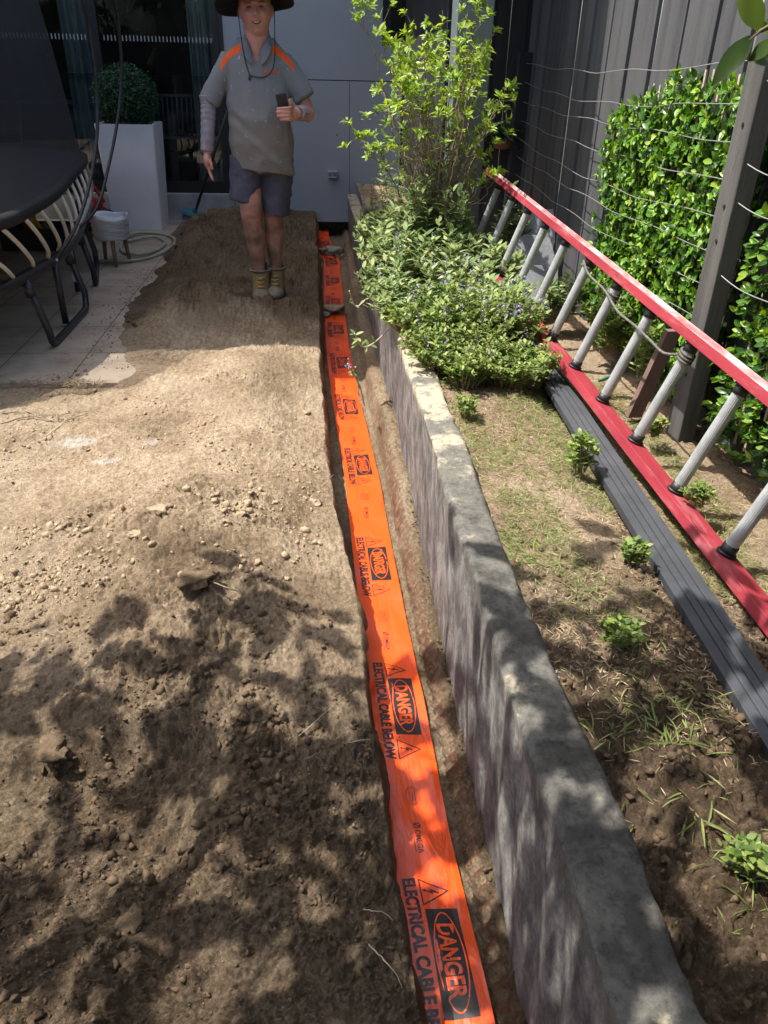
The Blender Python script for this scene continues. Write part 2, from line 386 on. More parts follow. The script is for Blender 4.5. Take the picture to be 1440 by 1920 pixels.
# paving
def paving_mat():
    m, nt, b = nm('stone_paving'); L = nt.links; N = nt.nodes
    tc = N.new('ShaderNodeTexCoord'); br = N.new('ShaderNodeTexBrick'); br.offset = 0; br.squash = 1
    mp = N.new('ShaderNodeMapping'); mp.inputs['Location'].default_value = (.06, -.28, 0); L.new(tc.outputs['Object'], mp.inputs[0]); L.new(mp.outputs[0], br.inputs['Vector'])
    br.inputs['Scale'].default_value = 1; br.inputs['Brick Width'].default_value = .4; br.inputs['Row Height'].default_value = .5
    br.inputs['Mortar Size'].default_value = .004; br.inputs['Mortar Smooth'].default_value = .3; br.inputs['Bias'].default_value = 0
    br.inputs['Color1'].default_value = (.39, .315, .235, 1); br.inputs['Color2'].default_value = (.44, .36, .275, 1); br.inputs['Mortar'].default_value = (.14, .12, .10, 1)
    n = N.new('ShaderNodeTexNoise'); n.inputs['Scale'].default_value = 3.5; n.inputs['Detail'].default_value = 9; n.inputs['Roughness'].default_value = .7; L.new(tc.outputs['Object'], n.inputs['Vector'])
    r = ramp(nt, [(.3, (.62, .57, .52)), (.55, (1, 1, 1)), (.8, (1.12, 1.1, 1.08))]); L.new(n.outputs[0], r.inputs[0])
    mx = N.new('ShaderNodeMix'); mx.data_type = 'RGBA'; mx.blend_type = 'MULTIPLY'; mx.inputs[0].default_value = 1
    L.new(br.outputs[0], mx.inputs[6]); L.new(r.outputs[0], mx.inputs[7])
    n2 = N.new('ShaderNodeTexNoise'); n2.inputs['Scale'].default_value = 120; n2.inputs['Detail'].default_value = 4; L.new(tc.outputs['Object'], n2.inputs['Vector'])
    r2 = ramp(nt, [(.3, (.8, .78, .75)), (.5, (1, 1, 1))]); L.new(n2.outputs[0], r2.inputs[0])
    m2 = N.new('ShaderNodeMix'); m2.data_type = 'RGBA'; m2.blend_type = 'MULTIPLY'; m2.inputs[0].default_value = 1
    L.new(mx.outputs[2], m2.inputs[6]); L.new(r2.outputs[0], m2.inputs[7]); L.new(m2.outputs[2], b.inputs['Base Color'])
    b.inputs['Roughness'].default_value = .7
    bp = N.new('ShaderNodeBump'); bp.inputs['Strength'].default_value = .5; bp.inputs['Distance'].default_value = .004; bp.invert = True
    L.new(br.outputs['Fac'], bp.inputs['Height'])
    bp2 = N.new('ShaderNodeBump'); bp2.inputs['Strength'].default_value = .2; bp2.inputs['Distance'].default_value = .003
    L.new(n2.outputs[0], bp2.inputs['Height']); L.new(bp.outputs[0], bp2.inputs['Normal']); L.new(bp2.outputs[0], b.inputs['Normal'])
    return m
b_ = MB(); b_.box(-7.2, -.45, 3.81, 8.60, -.06, .008); tag(b_.build('patio', paving_mat(), bevel=.004), kind='structure')

# loose crumbs and clods of soil: templates
def clod_t(sub, seed, flat=.7):
    if sub <= 2:   # angular broken lump: hull of a few random points
        g = np.random.default_rng(seed*13+sub); P = g.normal(size=(9+4*sub, 3)); P = P/np.linalg.norm(P, axis=1, keepdims=True)*g.uniform(.65, 1.05, (len(P), 1))
        bm = bmesh.new(); vs = [bm.verts.new(p) for p in P]; bmesh.ops.convex_hull(bm, input=vs); bmesh.ops.delete(bm, geom=[v for v in bm.verts if not v.link_faces], context='VERTS'); bmesh.ops.triangulate(bm, faces=bm.faces[:]); bm.verts.index_update()
        V = np.array([v.co[:] for v in bm.verts]); F = np.array([[v.index for v in f.verts] for f in bm.faces]); bm.free(); V[:, 2] *= flat
        return V, F
    bm = bmesh.new(); bmesh.ops.create_icosphere(bm, subdivisions=sub, radius=1)
    V = np.array([v.co[:] for v in bm.verts]); F = np.array([[v.index for v in f.verts] for f in bm.faces]); bm.free()
    d = 1+.45*fbm(V[:, 0]*1.3+seed*7, V[:, 1]*1.3, V[:, 2]*1.3, s=seed, o=3)+.22*fbm(V[:, 0]*3+seed*7, V[:, 1]*3, V[:, 2]*3, s=seed+3, o=4)
    V = V*d[:, None]; V[:, 2] *= flat
    q = np.round(V*1.9)/1.9; V = V*.35+q*.65
    return V, F
def soil_piece_mat(name, a, b):
    m = mat(name, a, b, rough=.97, scale=30, bump=.8, bscale=120, spec=.1, bdist=.006, lo=.3, hi=.7); nt = m.node_tree; N = nt.nodes; bs = N['Principled BSDF']
    return m
M_CLOD = soil_piece_mat('soil_clod', (.24, .175, .11), (.46, .36, .245))
M_CLODD = soil_piece_mat('dark_soil_clod', (.085, .060, .038), (.19, .135, .085))
M_STONE = mat('grey_stone', (.22, .205, .18), (.36, .34, .31), rough=.9, scale=25, bump=.5, bscale=90)
def crumbs(name, pts, size, mt, label, cat, hf, sub=1):
    N = len(pts); k = rng.integers(0, 8, N)
    Vs = []; Fs = []; R_ = []; base = 0
    for q in range(8):
        V, F = clod_t(sub, 40+q); idx = np.where(k == q)[0]
        if not len(idx): continue
        P = pts[idx]; S = size[idx]; Mx = rand_frames(len(idx), S)*rng.uniform(.55, 1.3, (len(idx), 1, 3))
        Z = hf(P[:, 0], P[:, 1])+S*.05
        Lc = np.stack([P[:, 0], P[:, 1], Z], 1)
        VV = np.einsum('nij,vj->nvi', Mx, V)+Lc[:, None]; FF = (F[None]+(np.arange(len(idx))*len(V))[:, None, None]+base).reshape(-1, 3)
        Vs.append(VV.reshape(-1, 3)); Fs.append(FF); base += len(idx)*len(V)
    o = obj(name, np.concatenate(Vs), np.concatenate(Fs), mt); return tag(o, label, cat, kind='stuff')
def pick(N, x0, x1, y0, y1, dens):
    P = np.stack([rng.uniform(x0, x1, N*4), rng.uniform(y0, y1, N*4)], 1); d = dens(P[:, 0], P[:, 1])
    return P[rng.random(len(P)) < d][:N]
LIM = lambda x, y: (x < trench_left(y)-.012)
clump = lambda x, y: sstep(.0, .5, fbm(x*4, y*4, s=80, o=3))
P1 = pick(11000, -1.3, .1, .35, 2.1, lambda x, y: (.06+.5*clump(x, y))*LIM(x, y)*rough_mask(x, y)*(1.9/(y+1)))
P2 = pick(7000, -1.3, .0, 1.9, 2.8, lambda x, y: (.03+.6*clump(x, y))*LIM(x, y)*np.clip(gauss(x, y, -.62, 2.3, .6, .25, .2)+.05, 0, 1))
P3 = pick(3200, -1.5, .0, 2.6, 4.6, lambda x, y: (.05+.4*clump(x, y))*LIM(x, y))
P4 = pick(2600, -1.4, .0, 4.4, 8.3, lambda x, y: (.1+.6*clump(x, y))*LIM(x, y)*sstep(0, .1, x-patio_edge(y)))
sz = lambda n, a, b, p=2.5: a+(b-a)*rng.random(n)**p
crumbs('soil_crumbs', P1, sz(len(P1), .0012, .010, 3.5), M_CLODD, 'dark crumbs and small clods of freshly dug soil covering the foreground beside the trench', 'soil', lambda x, y: dirt_h(x, y))
PP = np.concatenate([P2, P3, P4]); crumbs('soil_crumbs', PP, sz(len(PP), .0018, .014, 4), M_CLOD, 'dry tan soil crumbs scattered over the mound between patio and trench', 'soil', lambda x, y: dirt_h(x, y))
P5 = pick(420, -1.45, -.95, 4.0, 6.4, lambda x, y: np.exp(-np.abs(x-patio_edge(y)+.04)/.10)*(x < patio_edge(y)+.02)*.8)
crumbs('soil_crumbs', P5, sz(len(P5), .002, .009, 2), M_CLODD, 'crumbs of soil spilled over the paving beside the white pot', 'soil', lambda x, y: 0*x+.008)
clump2 = lambda x, y: sstep(.05, .35, fbm(x*5.5+3, y*5.5, s=81, o=4))
P7 = pick(1500, -1.2, .12, .35, 1.95, lambda x, y: (.02+.9*clump2(x, y))*LIM(x, y)); crumbs('soil_lumps', P7, sz(len(P7), .005, .020, 2.6), M_CLODD, 'bigger broken lumps heaped in patches over the freshly dug foreground', 'soil', lambda x, y: dirt_h(x, y), 2)
P8 = pick(700, -1.2, .0, 1.9, 2.7, lambda x, y: (.02+.9*clump2(x, y))*LIM(x, y)*np.clip(gauss(x, y, -.5, 2.15, .6, .28, .2), 0, 1)); crumbs('soil_lumps', P8, sz(len(P8), .005, .022, 2.6), M_CLOD, 'dry broken lumps along the top of the dug patch in the sun', 'soil', lambda x, y: dirt_h(x, y), 2)
P9 = pick(900, -1.2, .0, 4.5, 8.2, lambda x, y: (.05+.9*clump2(x, y))*LIM(x, y)*sstep(0, .1, x-patio_edge(y))); crumbs('soil_lumps', P9, sz(len(P9), .006, .028, 2.6), M_CLODD, 'dark lumps of soil on the shaded heap around the boots of the man', 'soil', lambda x, y: dirt_h(x, y), 2)
P6 = pick(600, .13, .37, .4, 3.6, lambda x, y: ((x > .338)*.9))
crumbs('soil_crumbs', P6, sz(len(P6), .0015, .008, 2.5), M_CLODD, 'soil crumbs on the narrow ledge between the orange tape and the low wall', 'soil', lambda x, y: np.where(x > .335, np.interp(y, [0, .8, 2.2, 2.9, 3.4, 4.0, 9], [-.125, -.115, -.075, -.035, .02, -.06, -.12])+.006, -.165))
clods = [(310, 1018, .032, 'flat tan clod at the top of the crumbly patch left of the trench'), (372, 1152, .042, 'big shaded clod in the middle of the dug foreground'),
         (265, 1055, .018, 'thin tan clod just left of the middle crumbly patch'), (490, 700, .016, 'small clod high on the sunlit mound'), (575, 778, .020, 'grey clod at the sunlit trench edge near the far sunlit tape'),
         (455, 1010, .020, 'flat clod at the right end of the crumbly patch'), (95, 1395, .03, 'long pale clod above the dark scrape at lower left'), (240, 1700, .022, 'rounded dark clod in the lower left foreground'),
         (590, 950, .018, 'tan clod beside the crack in the trench edge'), (400, 1590, .018, 'small clod in dappled shade at the bottom centre'), (150, 610, .02, None)]
for i, (px, py, s, lb) in enumerate(clods):
    if not lb: continue
    p = atz(px, py, .02); V, F = clod_t(3, 60+i, .6); Mx = rand_frames(1, [1])[0]; V = V*s*np.array([1.25, .9, .8])
    a = rng.uniform(0, 6); V = V @ np.array([[math.cos(a), math.sin(a), 0], [-math.sin(a), math.cos(a), 0], [0, 0, 1]])
    z = float(dirt_h(np.array([p[0]]), np.array([p[1]]))[0])
    o = obj('soil_clod', V, F, M_CLODD if p[1] < 2.0 else M_CLOD, smooth=False); o.location = (p[0], p[1], z+s*.12); tag(o, lb, 'clod', 'large clods of dug soil')

# roots, twigs and straw lying on the soil
M_TWIG = mat('dry_twig', (.20, .14, .085), (.33, .26, .17), scale=40, rough=.9)
M_PALE = mat('pale_root', (.42, .35, .24), (.55, .47, .34), scale=40, rough=.9)
def twig(pts, r, name, label, cat='twig', m=None, zb=None, branches=()):
    P = []
    for (px, py, dz) in pts:
        p = atz(px, py, .0 if zb is None else zb); h = float(dirt_h(np.array([p[0]]), np.array([p[1]]))[0]) if zb is None else 0
        p = atz(px, py, h+dz if zb is None else zb+dz); P.append(p)
    C = catmull(P, 6); b = MB(); n = len(C)
    C = [c+np.array([*rng.normal(0, r*.6, 2), 0]) for c in C]
    b.tube(C, [r*(1-.6*i/n) for i in range(n)], 5)
    for (i, ex, ey, dz) in branches:
        q = atz(ex, ey, (0 if zb is None else zb)+dz+.02); s = C[min(i*6, n-1)]; b.tube([s, s*.5+q*.5+[0, 0, .004], q], [r*.6, r*.5, r*.2], 5)
    o = b.build(name, m or M_TWIG, None, True); tag(o, label, cat); return o
twig([(0, 795, .012), (60, 780, .012), (110, 790, .01), (165, 775, .012)], .004, 'twig', 'bare dark forked twig on the soil below the patio, farther of two', branches=((2, 105, 768, .01), (1, 30, 770, .01)))
twig([(0, 775, .012), (50, 772, .01), (100, 778, .012), (180, 768, .01)], .0035, 'twig', 'thin bare twig on the soil at the left edge, nearer the patio')
twig([(85, 818, .008), (110, 800, .012), (138, 775, .01)], .003, 'twig', 'pale thin twig lying across the two dark twigs near the patio', m=M_PALE)
twig([(368, 1080, .02), (410, 1095, .022), (455, 1112, .015)], .0035, 'stick', 'straight thin stick lying on shaded soil just below the sunlit patch', 'stick')
twig([(655, 1392, .03), (690, 1387, .035), (725, 1395, -.10), (752, 1407, -.14)], .0012, 'root', 'fine pale root hanging over the trench lip onto the tape', 'root', M_PALE)
twig([(570, 1425, .02), (600, 1410, .03)], .0016, 'twig', 'tiny dark twig poking from a sunlit spot left of the tape')
twig([(690, 1770, .02), (720, 1800, .03), (745, 1830, .01), (770, 1900, -.02)], .0014, 'root', 'thin pale root at the bottom edge of the photo left of the tape', 'root', M_PALE)
twig([(725, 1795, -.02), (750, 1770, -.06), (775, 1750, -.13)], .0013, 'root', 'short pale root touching the tape near its bottom end', 'root', M_PALE)
twig([(682, 1706, .02), (715, 1710, .02), (742, 1730, .0), (757, 1745, -.04)], .0012, 'root', 'curling fine root reaching towards the tape above the lowest roots', 'root', M_PALE)
twig([(560, 1380, .008), (600, 1345, .01), (640, 1310, .008)], .0008, 'grass_straw', 'hair thin straw on dappled soil left of the large printed warning', 'straw', M_PALE)
twig([(605, 910, .005), (625, 890, .01)], .0010, 'grass_straw', 'hair thin straw bridging the trench lip beside the sunlit tape', 'straw', M_PALE)

# ------------------------------------------------------------------ WARNING TAPE in the trench
def tape_c(Y): return np.interp(Y, [-1, 0, .79, 1.19, 1.66, 2.1, 3.0, 4.0, 5.0, 5.6, 6.5, 7.3, 7.7, 8.2, 8.5, 9.0], [.27, .245, .2305, .219, .210, .2005, .190, .153, .140, .143, .150, .165, .135, .095, .085, .085])
def tape_p(Y, off, lift=0.0):
    Y = np.asarray(Y, float); off = np.asarray(off, float)
    z = -.151+.0035*np.sin(Y*9.0)+.0022*np.sin(Y*23+off*30)+.0016*fbm(Y*16, off*26, s=90, o=3)+.0012*np.abs(fbm(Y*9+off*20, off*45-Y*4, s=91, o=3))
    z = z + .003*sstep(.055, .075, np.abs(off))*fbm(Y*5, np.sign(off), s=92, o=2)
    z = z + .006*gauss(Y, off, .98, -.03, .10, .05) + .005*gauss(Y, off, 1.38, -.05, .07, .03) + .006*gauss(Y, off, .72, .04, .06, .03)
    fold = np.clip(np.minimum((Y-7.2)/.3, 1), 0, 1); z = z+fold*(.03*np.abs(np.sin(Y*14+off*18)))+.02*sstep(7.9, 8.4, Y)
    sway = .004*fbm(Y*1.7, 4.0, s=93, o=3)
    w_ = 1-.25*np.exp(-((Y-7.65)/.16)**2)
    return np.stack(np.broadcast_arrays(tape_c(Y)+off*w_+sway, Y, z+lift), -1)
def tape_mat():
    m, nt, b = nm('orange_plastic_film'); b.inputs['Base Color'].default_value = (.80, .085, .010, 1)
    b.inputs['Roughness'].default_value = .30; b.inputs['Specular IOR Level'].default_value = .55
    N = nt.nodes; L = nt.links; tc = N.new('ShaderNodeTexCoord'); mp = N.new('ShaderNodeMapping'); mp.inputs['Scale'].default_value = (18, 5, 1)
    mp.inputs['Rotation'].default_value = (0, 0, .35)
    n = N.new('ShaderNodeTexNoise'); n.inputs['Scale'].default_value = 1; n.inputs['Detail'].default_value = 4; n.inputs['Distortion'].default_value = 1.2
    L.new(tc.outputs['Object'], mp.inputs[0]); L.new(mp.outputs[0], n.inputs['Vector'])
    bp = N.new('ShaderNodeBump'); bp.inputs['Strength'].default_value = .35; bp.inputs['Distance'].default_value = .02; L.new(n.outputs[0], bp.inputs['Height']); L.new(bp.outputs[0], b.inputs['Normal'])
    return m
M_TAPE = tape_mat()
M_PRINT = mat('black_print', (.018, .016, .016), rough=.34, spec=.5)
M_PRINTG = mat('faded_black_print', (.16, .035, .012), rough=.36)
tp = thing('warning_tape', 'long bright orange plastic strip with black electrical cable danger print lying in the trench', 'tape', (.24, .3, -.15))
Yr = np.linspace(-.3, 8.9, 920); Of = np.linspace(-.075, .075, 19)
YG, OG = np.meshgrid(Yr, Of, indexing='ij')
o = obj('film', tape_p(YG, OG).reshape(-1, 3), grid_faces(len(Yr), len(Of)), M_TAPE, tp, True)
def flat_text(s, width, height, bold=.0):
    cu = bpy.data.curves.new('t', 'FONT'); cu.body = s; cu.size = 1; cu.offset = bold; cu.resolution_u = 3
    t = bpy.data.objects.new('t', cu); col.objects.link(t); dg = bpy.context.evaluated_depsgraph_get()
    me = bpy.data.meshes.new_from_object(t.evaluated_get(dg)); bpy.data.objects.remove(t)
    xs = [v.co.x for v in me.vertices]; ys = [v.co.y for v in me.vertices]
    x0, x1, y0, y1 = min(xs), max(xs), min(ys), max(ys)
    for v in me.vertices: v.co.x = (v.co.x-x0)/(x1-x0)*width; v.co.y = (v.co.y-y0)/(y1-y0)*height; v.co.z = 0
    return me
def bm_poly(bm, pts): bm.faces.new([bm.verts.new((p[0], p[1], 0)) for p in pts])
def ell(cx, cy, a, b, n=40): return [(cx+a*math.cos(2*math.pi*i/n), cy+b*math.sin(2*math.pi*i/n)) for i in range(n)]
def ring_bm(bm, outer, inner):
    n = len(outer); A = [bm.verts.new((*p, 0)) for p in outer]; B = [bm.verts.new((*p, 0)) for p in inner]
    for i in range(n): bm.faces.new((A[i], A[(i+1) % n], B[(i+1) % n], B[i]))
def print_unit():
    """two layers: (black bmesh, orange bmesh over black); coordinates u along reading, v up"""
    bk = bmesh.new(); og = bmesh.new(); fd = bmesh.new()
    def addtext(bm, s, u, v, wd, h, bold):
        me = flat_text(s, wd, h, bold); nb = len(bm.verts); bm.from_mesh(me); bm.verts.ensure_lookup_table()
        for q in bm.verts[nb:]: q.co.x += u; q.co.y += v
    addtext(bk, 'ELECTRICAL CABLE BELOW', 0, -.057, .385, .030, .045)
    bm_poly(bk, [(.078, -.019), (.300, -.019), (.300, .051), (.078, .051)])
    ring_bm(og, ell(.189, .016, .103, .0315), ell(.189, .016, .0995, .0285))
    addtext(og, 'DANGER', .112, -.003, .154, .038, .035)
    for u in (.002, .318):
        A, B, C_ = (u, -.021), (u+.068, -.021), (u+.034, .043)
        cx, cy = u+.034, .0; sc_ = lambda p, k: (cx+(p[0]-cx)*k, cy+(p[1]-cy)*k)
        ring_bm(bk, [A, B, C_], [sc_(p, .86) for p in (A, B, C_)])
        for dx in (-.004,):
            bm_poly(bk, [(cx+dx+.006, cy+.020), (cx+dx-.004, cy+.002), (cx+dx+.002, cy+.003), (cx+dx-.001, cy-.010), (cx+dx+.010, cy+.007), (cx+dx+.004, cy+.006), (cx+dx+.009, cy+.020)])
            bm_poly(bk, [(cx+dx-.004, cy-.008), (cx+dx-.001, cy-.016), (cx+dx+.004, cy-.009)])
    ring_bm(fd, ell(.497, .0, .027, .019, 28), ell(.497, .0, .0258, .0178, 28)); ring_bm(fd, ell(.497, 0, .023, .015, 28), ell(.497, 0, .0222, .0142, 28))
    for j, v in enumerate((-.007, -.001, .005)):
        for i in range(5):
            u = .482+i*.0062; bm_poly(fd, [(u, v), (u+.0046, v), (u+.0046, v+.0026), (u, v+.0026)])
    addtext(bk, 'OMEGA', .60, -.008, .062, .0135, .01)
    ring_bm(bk, ell(.586, -.001, .0085, .0085, 20), ell(.586, -.001, .006, .006, 20)); bm_poly(bk, [(.578, -.009), (.581, -.010), (.594, .007), (.591, .008)])
    for i in range(9): bm_poly(fd, [(.603+i*.0064, -.014), (.6075+i*.0064, -.014), (.6075+i*.0064, -.0115), (.603+i*.0064, -.0115)])
    out = []
    for bm in (bk, og, fd):
        for k in range(0, 48):
            g = bm.verts[:]+bm.edges[:]+bm.faces[:]
            bmesh.ops.bisect_plane(bm, geom=g, plane_co=(k*.015, 0, 0), plane_no=(1, 0, 0))
        for v_ in (-.045, -.02, 0, .02, .04):
            g = bm.verts[:]+bm.edges[:]+bm.faces[:]; bmesh.ops.bisect_plane(bm, geom=g, plane_co=(0, v_, 0), plane_no=(0, 1, 0))
        bm.verts.index_update()
        out.append((np.array([v.co[:2] for v in bm.verts]), [[v.index for v in f.verts] for f in bm.faces])); bm.free()
    return out
PU = print_unit()
def put_print(Y0, nm_, ulo, uhi):
    V = []; F = []; mi = []; b = 0
    for (uv, ff), lift, k in ((PU[0], .0007, 0), (PU[1], .0013, 1), (PU[2], .0007, 2)):
        ff = [f for f in ff if ulo <= uv[f[0], 0] < uhi]
        if not ff: continue
        us = sorted({i for f in ff for i in f}); mp_ = {u: i for i, u in enumerate(us)}; uv = uv[us]
        P = tape_p(Y0-uv[:, 0], uv[:, 1], lift); V.append(P); F += [[mp_[i]+b for i in f] for f in ff]; mi += [k]*len(ff); b += len(uv)
    o = obj(nm_, np.concatenate(V), F, M_PRINT, tp); o.data.materials.append(M_TAPE); o.data.materials.append(M_PRINTG)
    o.data.polygons.foreach_set('material_index', mi); return o
for k in range(-1, 10):
    for nm_, ulo, uhi in (('printed_warning', -1, .42), ('approval_stamp', .42, .55), ('maker_name', .55, 2)): put_print(1.795+.725*k if k < 2 else 3.33+.70*(k-2), nm_, ulo, uhi)

def rock(px, py, z, s, label, sq=(1.2, .9, .75), m=None, seed=3, name='rock'):
    p = atz(px, py, z); V, F = clod_t(3, seed, .8); V = V*s*np.array(sq)
    o = obj(name, V, F, m or M_STONE); o.location = p; return tag(o, label, 'rock')
rock(622, 470, -.09, .062, 'pale grey rock weighing down the far folded end of the orange tape', m=M_STONE, seed=71, sq=(1.3, .9, .7))
rock(627, 578, -.115, .058, 'brown grey rock on the shaded part of the orange tape, nearer of two', m=M_CLOD, seed=72, sq=(1.25, 1, .65))
rock(612, 590, -.135, .022, 'tiny pinkish pebble beside the nearer rock on the orange tape', m=M_STONE, seed=73)

# ------------------------------------------------------------------ RETAINING WALL
def wall_mat():
    m, nt, b = nm('stained_concrete'); L = nt.links; N = nt.nodes; tc = N.new('ShaderNodeTexCoord')
    def noise(s, d=8, r=.65, sc=None):
        n = N.new('ShaderNodeTexNoise'); n.inputs['Scale'].default_value = s; n.inputs['Detail'].default_value = d; n.inputs['Roughness'].default_value = r
        if sc:
            mp = N.new('ShaderNodeMapping'); mp.inputs['Scale'].default_value = sc; L.new(tc.outputs['Object'], mp.inputs[0]); L.new(mp.outputs[0], n.inputs['Vector'])
        else: L.new(tc.outputs['Object'], n.inputs['Vector'])
        return n
    n1 = noise(5.0, 10, .72); r1 = ramp(nt, [(.38, (.066, .062, .054)), (.48, (.128, .123, .110)), (.535, (.15, .145, .12)), (.60, (.40, .345, .255))]); L.new(n1.outputs[0], r1.inputs[0])
    # paler tan towards the far end stands in for the sunlit stretch
    sp = N.new('ShaderNodeSeparateXYZ'); L.new(tc.outputs['Object'], sp.inputs[0])
    mr = N.new('ShaderNodeMapRange'); mr.inputs[1].default_value = 1.5; mr.inputs[2].default_value = 2.7; mr.inputs[3].default_value = -.06; mr.inputs[4].default_value = .125
    L.new(sp.outputs[1], mr.inputs[0]); ad = N.new('ShaderNodeMath'); L.new(n1.outputs[0], ad.inputs[0]); L.new(mr.outputs[0], ad.inputs[1]); L.new(ad.outputs[0], r1.inputs[0])
    n2 = noise(70, 8, .75); r2 = ramp(nt, [(.34, (.5, .49, .48)), (.47, (1, 1, 1)), (.68, (1.3, 1.27, 1.2))]); L.new(n2.outputs[0], r2.inputs[0])
    mx = N.new('ShaderNodeMix'); mx.data_type = 'RGBA'; mx.blend_type = 'MULTIPLY'; mx.inputs[0].default_value = 1; L.new(r1.outputs[0], mx.inputs[6]); L.new(r2.outputs[0], mx.inputs[7])
    # face: purplish grey bitumen coat with vertical streaks
    n3 = noise(1, 7, .7, (15, 15, 8)); r3 = ramp(nt, [(.32, (.055, .053, .052)), (.47, (.125, .121, .117)), (.66, (.29, .28, .26))]); L.new(n3.outputs[0], r3.inputs[0])
    m3 = N.new('ShaderNodeMix'); m3.data_type = 'RGBA'; m3.blend_type = 'MULTIPLY'; m3.inputs[0].default_value = .8; L.new(r3.outputs[0], m3.inputs[6]); L.new(r2.outputs[0], m3.inputs[7])
    a = N.new('ShaderNodeAttribute'); a.attribute_name = 'face'
    mf = N.new('ShaderNodeMix'); mf.data_type = 'RGBA'; L.new(a.outputs['Fac'], mf.inputs[0]); L.new(mx.outputs[2], mf.inputs[6]); L.new(m3.outputs[2], mf.inputs[7])
    L.new(mf.outputs[2], b.inputs['Base Color']); b.inputs['Roughness'].default_value = .78; b.inputs['Specular IOR Level'].default_value = .3
    bp = N.new('ShaderNodeBump'); bp.inputs['Strength'].default_value = .9; bp.inputs['Distance'].default_value = .006; L.new(n2.outputs[0], bp.inputs['Height']); L.new(bp.outputs[0], b.inputs['Normal'])
    return m
def build_wall():
    rows = np.concatenate([np.linspace(-1.2, .28, 20), .3*np.exp(np.linspace(0, math.log(8.3/.3), 520))]); Y = rows[:, None]
    zt = .42+.004*fbm(rows*2, 1.1, s=100, o=4)[:, None]
    xl = (.352+.004*fbm(rows*1.5, 2.2, s=101, o=4))[:, None]; xr = (.452+.008*fbm(rows*2.4, 3.2, s=102, o=4))[:, None]
    zt = zt-.012*sstep(2.62, 2.66, Y)-.10*sstep(5.2, 5.5, Y); xr = xr+.004*np.sin(Y*3)
    cols = []; zs = []; fc = []
    nf = 34
    for k in range(nf):
        f = k/(nf-1); z = -.26*(1-f)+(zt-.008)*f; bx = .372*(1-f)+xl*f
        # membrane folds gather on the near face
        amp = sstep(2.05, 1.45, Y)*.011*np.clip(1.15-np.abs(f-.55)*1.3, 0, 1)*sstep(1.0, .86, f)
        ph = Y*46+1.8*fbm(Y*3, f*1.2, s=103, o=2)+(1-f)*2.2
        fold = np.abs(np.sin(ph*.5))**1.5*(.4+.6*(vnoise(Y*7, 0, 0, 104)*.5+.5))
        coat = -.004*sstep(2.15, 2.1, Y+.1*f)
        n = .0025*fbm(Y*8, np.full_like(Y, f*6), s=105, o=4)
        cols.append(bx-amp*fold+coat+n); zs.append(z+0*Y); fc.append(np.full(len(rows), sstep(1.0, .93, f)*1.0))
    ech = .007*np.clip(fbm(rows*13, 8.5, s=109, o=4), 0, 1)[:, None]
    for a, (dx, dz) in enumerate(((.0, -.003), (.002, .001), (.006, .003))):
        cols.append(xl+ech+dx-.002*sstep(2.15, 2.1, Y)); zs.append(zt+dz-.003); fc.append(np.full(len(rows), .25-.1*a))
    for k in range(1, 14):
        f = k/14; x = (xl+.010)*(1-f)+(xr-.006)*f; cols.append(x); zs.append(zt+.0018*fbm(x*30, Y*30, s=106, o=4)-.004*np.clip(1-worley(x*14, Y*14, 107)[0]*2.6, 0, 1)); fc.append(np.zeros(len(rows)))
    chip = .010*np.clip(fbm(rows*9, 5.5, s=108, o=4), 0, 1)[:, None]
    cols.append(xr-chip); zs.append(zt-.004); fc.append(np.zeros(len(rows))); cols.append(xr+.002); zs.append(zt-.018); fc.append(np.zeros(len(rows))); cols.append(xr); zs.append(0*Y+.2); fc.append(np.zeros(len(rows)))
    X = np.concatenate([np.broadcast_to(c, Y.shape) for c in cols], 1); Z = np.concatenate([np.broadcast_to(z, Y.shape) for z in zs], 1); YY = np.broadcast_to(Y, X.shape)
    me = mesh_data('retaining_wall', np.stack([X, YY, Z], 2).reshape(-1, 3), grid_faces(*X.shape), True)
    at = me.attributes.new('face', 'FLOAT', 'POINT'); at.data.foreach_set('value', np.stack(fc, 1).astype(np.float32).ravel())
    me.materials.append(wall_mat()); return link('retaining_wall', me)
tag(build_wall(), 'low narrow concrete retaining wall with dark coated side between trench and garden bed', 'wall')

# ------------------------------------------------------------------ GARDEN BED soil
def bed_h(x, y):
    x = np.asarray(x, float); y = np.asarray(y, float)
    m = sstep(1.7, 1.0, y)
    h = .372+.010*fbm(x*2.2, y*2.2, s=120, o=3)-.02*m-.055*sstep(.74, .90, x+.03*(y<0))+.02*gauss(x, y, .6, .8, .12, .5)
    wx = .04*fbm(x*9, y*9, s=126, o=4, g=.6); e1, i1 = worley2((x+wx)*16, (y-wx)*16, 121); e2, i2 = worley2((x+wx*.6)*34, (y+wx*.4)*34, 122); e3, i3 = worley2((x+wx*.3)*75, y*75, 127)
    h = h+.030*m*sstep(.02, .16, e1)*np.clip(i1-.45, 0, 1)+(.001+.018*m)*sstep(.02, .22, e2)*np.clip(i2-.3, 0, 1)+(.002+.007*m)*sstep(.02, .3, e3)*i3+.005*fbm(x*25, y*25, s=123, o=4)
    return h
rows = np.concatenate([np.linspace(-2, .3, 30)[:-1], .3*np.exp(np.linspace(0, math.log(8.6/.3), 620))]); xs = .452+(np.exp(np.linspace(0, 1, 400)*1.9)-1)/(math.exp(1.9)-1)*2.6
XX, YY = np.meshgrid(xs, rows); me = mesh_data('garden_soil', np.stack([XX, YY, bed_h(XX, YY)], 2).reshape(-1, 3), grid_faces(len(rows), len(xs)), False)
